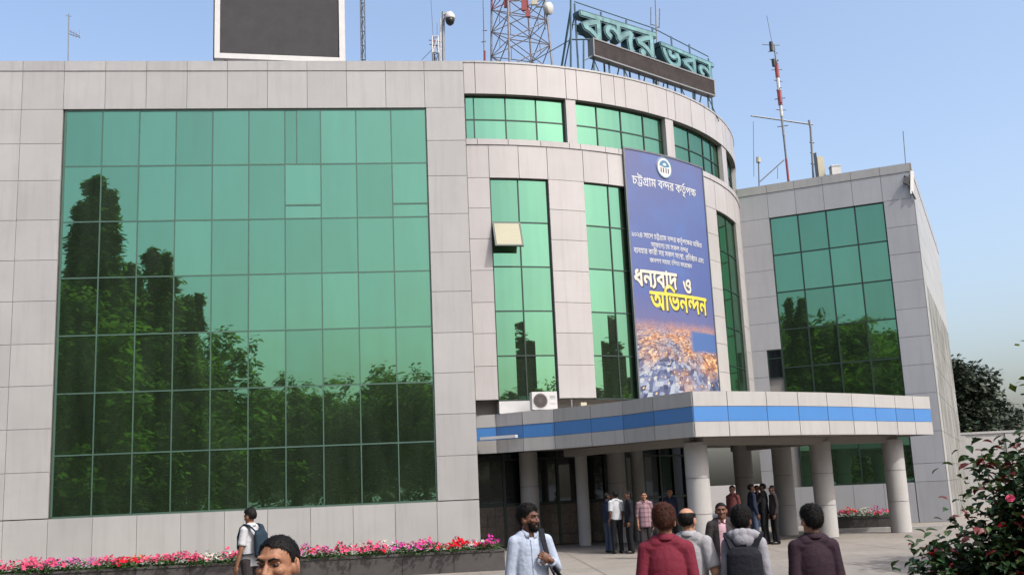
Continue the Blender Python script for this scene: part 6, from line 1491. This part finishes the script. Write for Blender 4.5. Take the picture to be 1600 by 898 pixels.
    if fine and collar:   # button placket down the front
        sv = verts_np(shirt.data); pl_ = MB(); pts_ = []
        for z_ in np.arange(hem + .03, 1.42, .04):
            sel = sv[(np.abs(sv[:, 0]) < .02) & (np.abs(sv[:, 2] - z_) < .02) & (sv[:, 1] > 0)]
            if len(sel): pts_.append(Vector((0, sel[:, 1].max() + .002, z_)))
        for a, c in zip(pts_[:-1], pts_[1:]):
            pl_.add([a + Vector((-.016, -.012, 0)), a + Vector((-.016, .002, 0)), a + Vector((.016, .002, 0)), a + Vector((.016, -.012, 0)), c + Vector((-.016, -.012, 0)), c + Vector((-.016, .002, 0)), c + Vector((.016, .002, 0)), c + Vector((.016, -.012, 0))], [(0, 1, 5, 4), (1, 2, 6, 5), (2, 3, 7, 6)])
        if pts_: link('placket', pl_.mesh('placket', M[top]), root)
    if watch:
        q = A[1]; d = (q[2] - q[1]).normalized(); e = Prim(); c = q[1].lerp(q[2], .86); e.tube(c - d * .012, c + d * .012, .036, .035, 14); e.mats = []; link('watch', e.mesh('watch', M['watch'], True), root)
    return root, (lambda x, y, z: root_world(root, x, y, z))
def root_world(root, x, y, z):
    return (Matrix.Translation(root.location) @ root.rotation_euler.to_matrix().to_4x4() @ Matrix.Diagonal((*root.scale, 1))) @ Vector((x, y, z))
def ground_at(px, Y, py=840):
    p = at_depth(px, py, Y); return (p.x, p.y, 0.0)

def backpack(owner, label, mat, w=.30, h=.42, dpt=.16, z=1.18, side_strap=True):
    t = empty('backpack', owner.location[:], owner.rotation_euler.z); t.scale = owner.scale; tag(t, label, 'backpack')
    p = Prim()
    p.etube([(0, -.215, z - h / 2, w * .45, dpt * .42), (0, -.22, z - h / 2 + .04, w * .5, dpt * .52), (0, -.215, z, w * .5, dpt * .5), (0, -.20, z + h / 2 - .06, w * .47, dpt * .42), (0, -.185, z + h / 2, w * .34, dpt * .28)], 16)
    me = remesh(p, .011, 5, .5); wrinkle(me, .003, 5, 20); me.materials.append(mat); link('main_bag', me, t)
    p = Prim(); p.etube([(0, -.285, z - h / 2 + .02, w * .38, .035), (0, -.295, z - h / 2 + .10, w * .40, .045), (0, -.285, z, w * .38, .035)], 14)
    me = remesh(p, .010, 4, .5); me.materials.append(mat); link('front_pocket', me, t)
    for s in (-1, 1):
        m_ = MB(); path = [(s * .075, -.20, z + h / 2 - .06), (s * .12, -.125, 1.425), (s * .145, -.075, 1.465), (s * .145, -.005, 1.482), (s * .14, .075, 1.43), (s * .135, .125, 1.30), (s * .15, .112, 1.12), (s * .17, .02, 1.02), (s * .13, -.15, z - h / 2 + .06)]
        for a, c in zip(path[:-1], path[1:]):
            a, c = Vector(a), Vector(c); q = (c - a).to_track_quat('Y', 'Z').to_matrix(); m_.box((a + c) / 2, (.065, (c - a).length + .015, .018), mat, q)
        link('strap', m_.mesh('strap', mat), t)
    m_ = MB(); m_.tube((-.03, -.17, z + h / 2 - .01), (-.02, -.17, z + h / 2 + .02), .008, n=6, mat=mat); m_.tube((.03, -.17, z + h / 2 - .01), (.02, -.17, z + h / 2 + .02), .008, n=6, mat=mat); m_.tube((-.02, -.17, z + h / 2 + .02), (.02, -.17, z + h / 2 + .02), .008, n=6, mat=mat)
    link('handle', m_.mesh('handle'), t)
    return t

# the man in the foreground: only his head reaches into the frame
person('close man with cropped black hair whose frowning face rises at the bottom left', ground_at(437, 4.35), R_(162), H=1.655, skin='skin', hairstyle='crop', top='c_white', trousers='c_black', fine=True, head_yaw=0, head_pitch=-4)
# boy with a backpack
o, _ = person('person in a white short sleeved shirt with a dark backpack walking by the planter', ground_at(393, 17.3), R_(64), H=1.70, skin='skin', hairstyle='full', top='c_white', sleeve='short', trousers='c_charcoal', hem=.84,
              arms={-1: ((-.205, .02, 1.11), (-.21, .10, .86)), 1: ((.20, -.02, 1.11), (.21, .03, .86))}, legs={1: ((.10, .16, .50), (.10, .10, .10)), -1: ((-.10, -.02, .48), (-.10, -.22, .12))}, head_pitch=-10)
backpack(o, 'teal and navy backpack on the person by the planter', M['c_teal'])
# man in pale shirt holding his bag strap
o, _ = person('bearded man in a pale blue shirt holding his bag strap and looking to the right', ground_at(829, 9.9), R_(194), H=1.655, skin='skin_dark', hairstyle='full', beard=True, top='c_skyblue', sleeve='long', hem=.98, trousers='c_navy', fine=True,
              head_yaw=44, arms={-1: ((-.235, .02, 1.145), (-.145, .19, 1.215), (-.06, .20, 1.27), (.3, -.6, .1)), 1: ((.20, .0, 1.11), (.215, .07, .865))})
bag = empty('shoulder_bag', o.location[:], o.rotation_euler.z); bag.scale = o.scale; tag(bag, 'dark brown shoulder bag hanging at the hip of the man in the pale blue shirt', 'bag')
p = Prim(); p.etube([(-.30, .03, .74, .055, .17), (-.305, .03, .82, .065, .185), (-.295, .03, 1.00, .05, .17), (-.285, .03, 1.05, .03, .15)], 14)
me = remesh(p, .010, 4, .5); wrinkle(me, .003, 3, 20); me.materials.append(M['c_brown']); link('bag_body', me, bag)
m_ = MB(); path = [(-.27, .10, 1.03), (-.17, .165, 1.16), (-.115, .150, 1.28), (-.10, .105, 1.40), (-.105, .03, 1.495), (-.11, -.07, 1.46), (-.15, -.13, 1.28), (-.26, -.08, 1.03)]
for a, c in zip(path[:-1], path[1:]):
    a, c = Vector(a), Vector(c); q = (c - a).to_track_quat('Y', 'Z').to_matrix(); m_.box((a + c) / 2, (.045, (c - a).length + .012, .014), None, q)
link('strap', m_.mesh('strap', M['c_bagblack']), bag)
# backs in the foreground
person('man with hennaed hair in a maroon shirt seen from behind', ground_at(1040, 8.2), R_(-6), H=1.63, hair='hair_red', hairstyle='full', top='c_maroon', sleeve='long', trousers='c_black', fine=True, build=1.03, hem=.80,
       arms={-1: ((-.205, -.02, 1.11), (-.20, .10, .87)), 1: ((.205, -.02, 1.11), (.20, .10, .87))})
person('balding man in a pale grey shirt with a wrist watch beside the maroon shirt', ground_at(1077, 9.4), R_(-24), H=1.59, skin='skin_fair', hairstyle='bald', top='c_grey', sleeve='short', trousers='c_charcoal', fine=True, watch=True, head_yaw=-8,
       arms={1: ((.24, -.05, 1.125), (.27, .10, .93)), -1: ((-.20, 0, 1.11), (-.20, .08, .87))})
o, _ = person('person in a heather grey hooded top with a black backpack seen from behind', ground_at(1163, 9.2), R_(-14), H=1.575, skin='skin_dark', hairstyle='full', top='c_hoodie', sleeve='long', hood=True, collar=False, trousers='c_jean', fine=True, build=.94, head_yaw=-14, head_pitch=6)
backpack(o, 'black backpack on the person in the grey hooded top', M['c_bagblack'], w=.33, h=.46, z=1.14)
person('man in a dark plum shirt with black hair seen from behind at the right', ground_at(1271, 8.5), R_(4), H=1.57, skin='skin_fair', hairstyle='full', top='c_plum', sleeve='long', trousers='c_black', fine=True, build=1.03, head_yaw=12, hem=.80)
# walking towards the camera
person('person in an open dark jacket over a pink shirt walking towards the camera', ground_at(1131, 14.2), R_(172), H=1.535, skin='skin_dark', hairstyle='short', top='c_pink', sleeve='long', jacket='c_charcoal', trousers='c_black', hem=.80,
       arms={1: ((.22, .02, 1.13), (.21, .12, .90)), -1: ((-.20, -.04, 1.11), (-.22, .0, .87))}, legs={1: ((.10, .12, .50), (.10, .14, .085)), -1: ((-.10, -.01, .48), (-.10, -.16, .11))})
# waiting under the canopy; the group's dark clothes stand in for shaded silhouettes
GW = 'people waiting under the canopy'
person('person in a check shirt facing the camera between the columns', ground_at(1011, 28.0), R_(178), H=1.66, skin='skin', hairstyle='short', top='c_plaid', sleeve='half', trousers='c_charcoal', hem=.80, group=GW, head_yaw=4)
person('person in a grey white shirt and dark trousers by the left column', ground_at(966, 30.6), R_(20), H=1.70, skin='skin_dark', hairstyle='short', top='c_white', sleeve='short', trousers='c_black', group=GW, hem=.92)
person('person in a navy top and jeans half hidden behind the grey white shirt', ground_at(953, 31.2), R_(-60), H=1.66, skin='skin_dark', hairstyle='short', top='c_navy', sleeve='long', trousers='c_jean', group=GW)
person('person all in dark clothes right of the grey white shirt', ground_at(986, 30.4), R_(100), H=1.68, skin='skin_dark', hairstyle='short', top='c_bagblack', sleeve='long', trousers='c_black', group=GW)
person('person in dark clothes just left of the tall corner column', ground_at(1052, 32.0), R_(160), H=1.70, skin='skin', hairstyle='short', top='c_navy', sleeve='long', trousers='c_black', group=GW)
person('person in a dull red top left of the silhouetted group', ground_at(1151, 31.2), R_(140), H=1.71, skin='skin_dark', hairstyle='short', top='c_rust', sleeve='long', trousers='c_charcoal', group=GW)
person('leftmost silhouette of the group standing by the inner column', ground_at(1181, 31.5), R_(-80), H=1.72, skin='skin_dark', hairstyle='short', top='c_navy', sleeve='long', trousers='c_jean', group=GW)
person('dark figure in the middle of the group before the bright gap', ground_at(1199, 31.9), R_(60), H=1.73, skin='skin_dark', hairstyle='short', top='c_black', sleeve='short', trousers='c_black', group=GW, arms={-1: ((-.21, .12, 1.15), (-.12, .28, 1.20)), 1: ((.20, -.02, 1.11), (.21, .04, .87))})
person('dark figure at the right end of the group beside the lit column', ground_at(1214, 31.7), R_(100), H=1.66, skin='skin_dark', hairstyle='short', top='c_charcoal', sleeve='long', trousers='c_black', group=GW)
person('dark figure at the back of the group behind the others', ground_at(1190, 33.2), R_(180), H=1.68, skin='skin_dark', hairstyle='short', top='c_bagblack', sleeve='long', trousers='c_jean', group=GW)
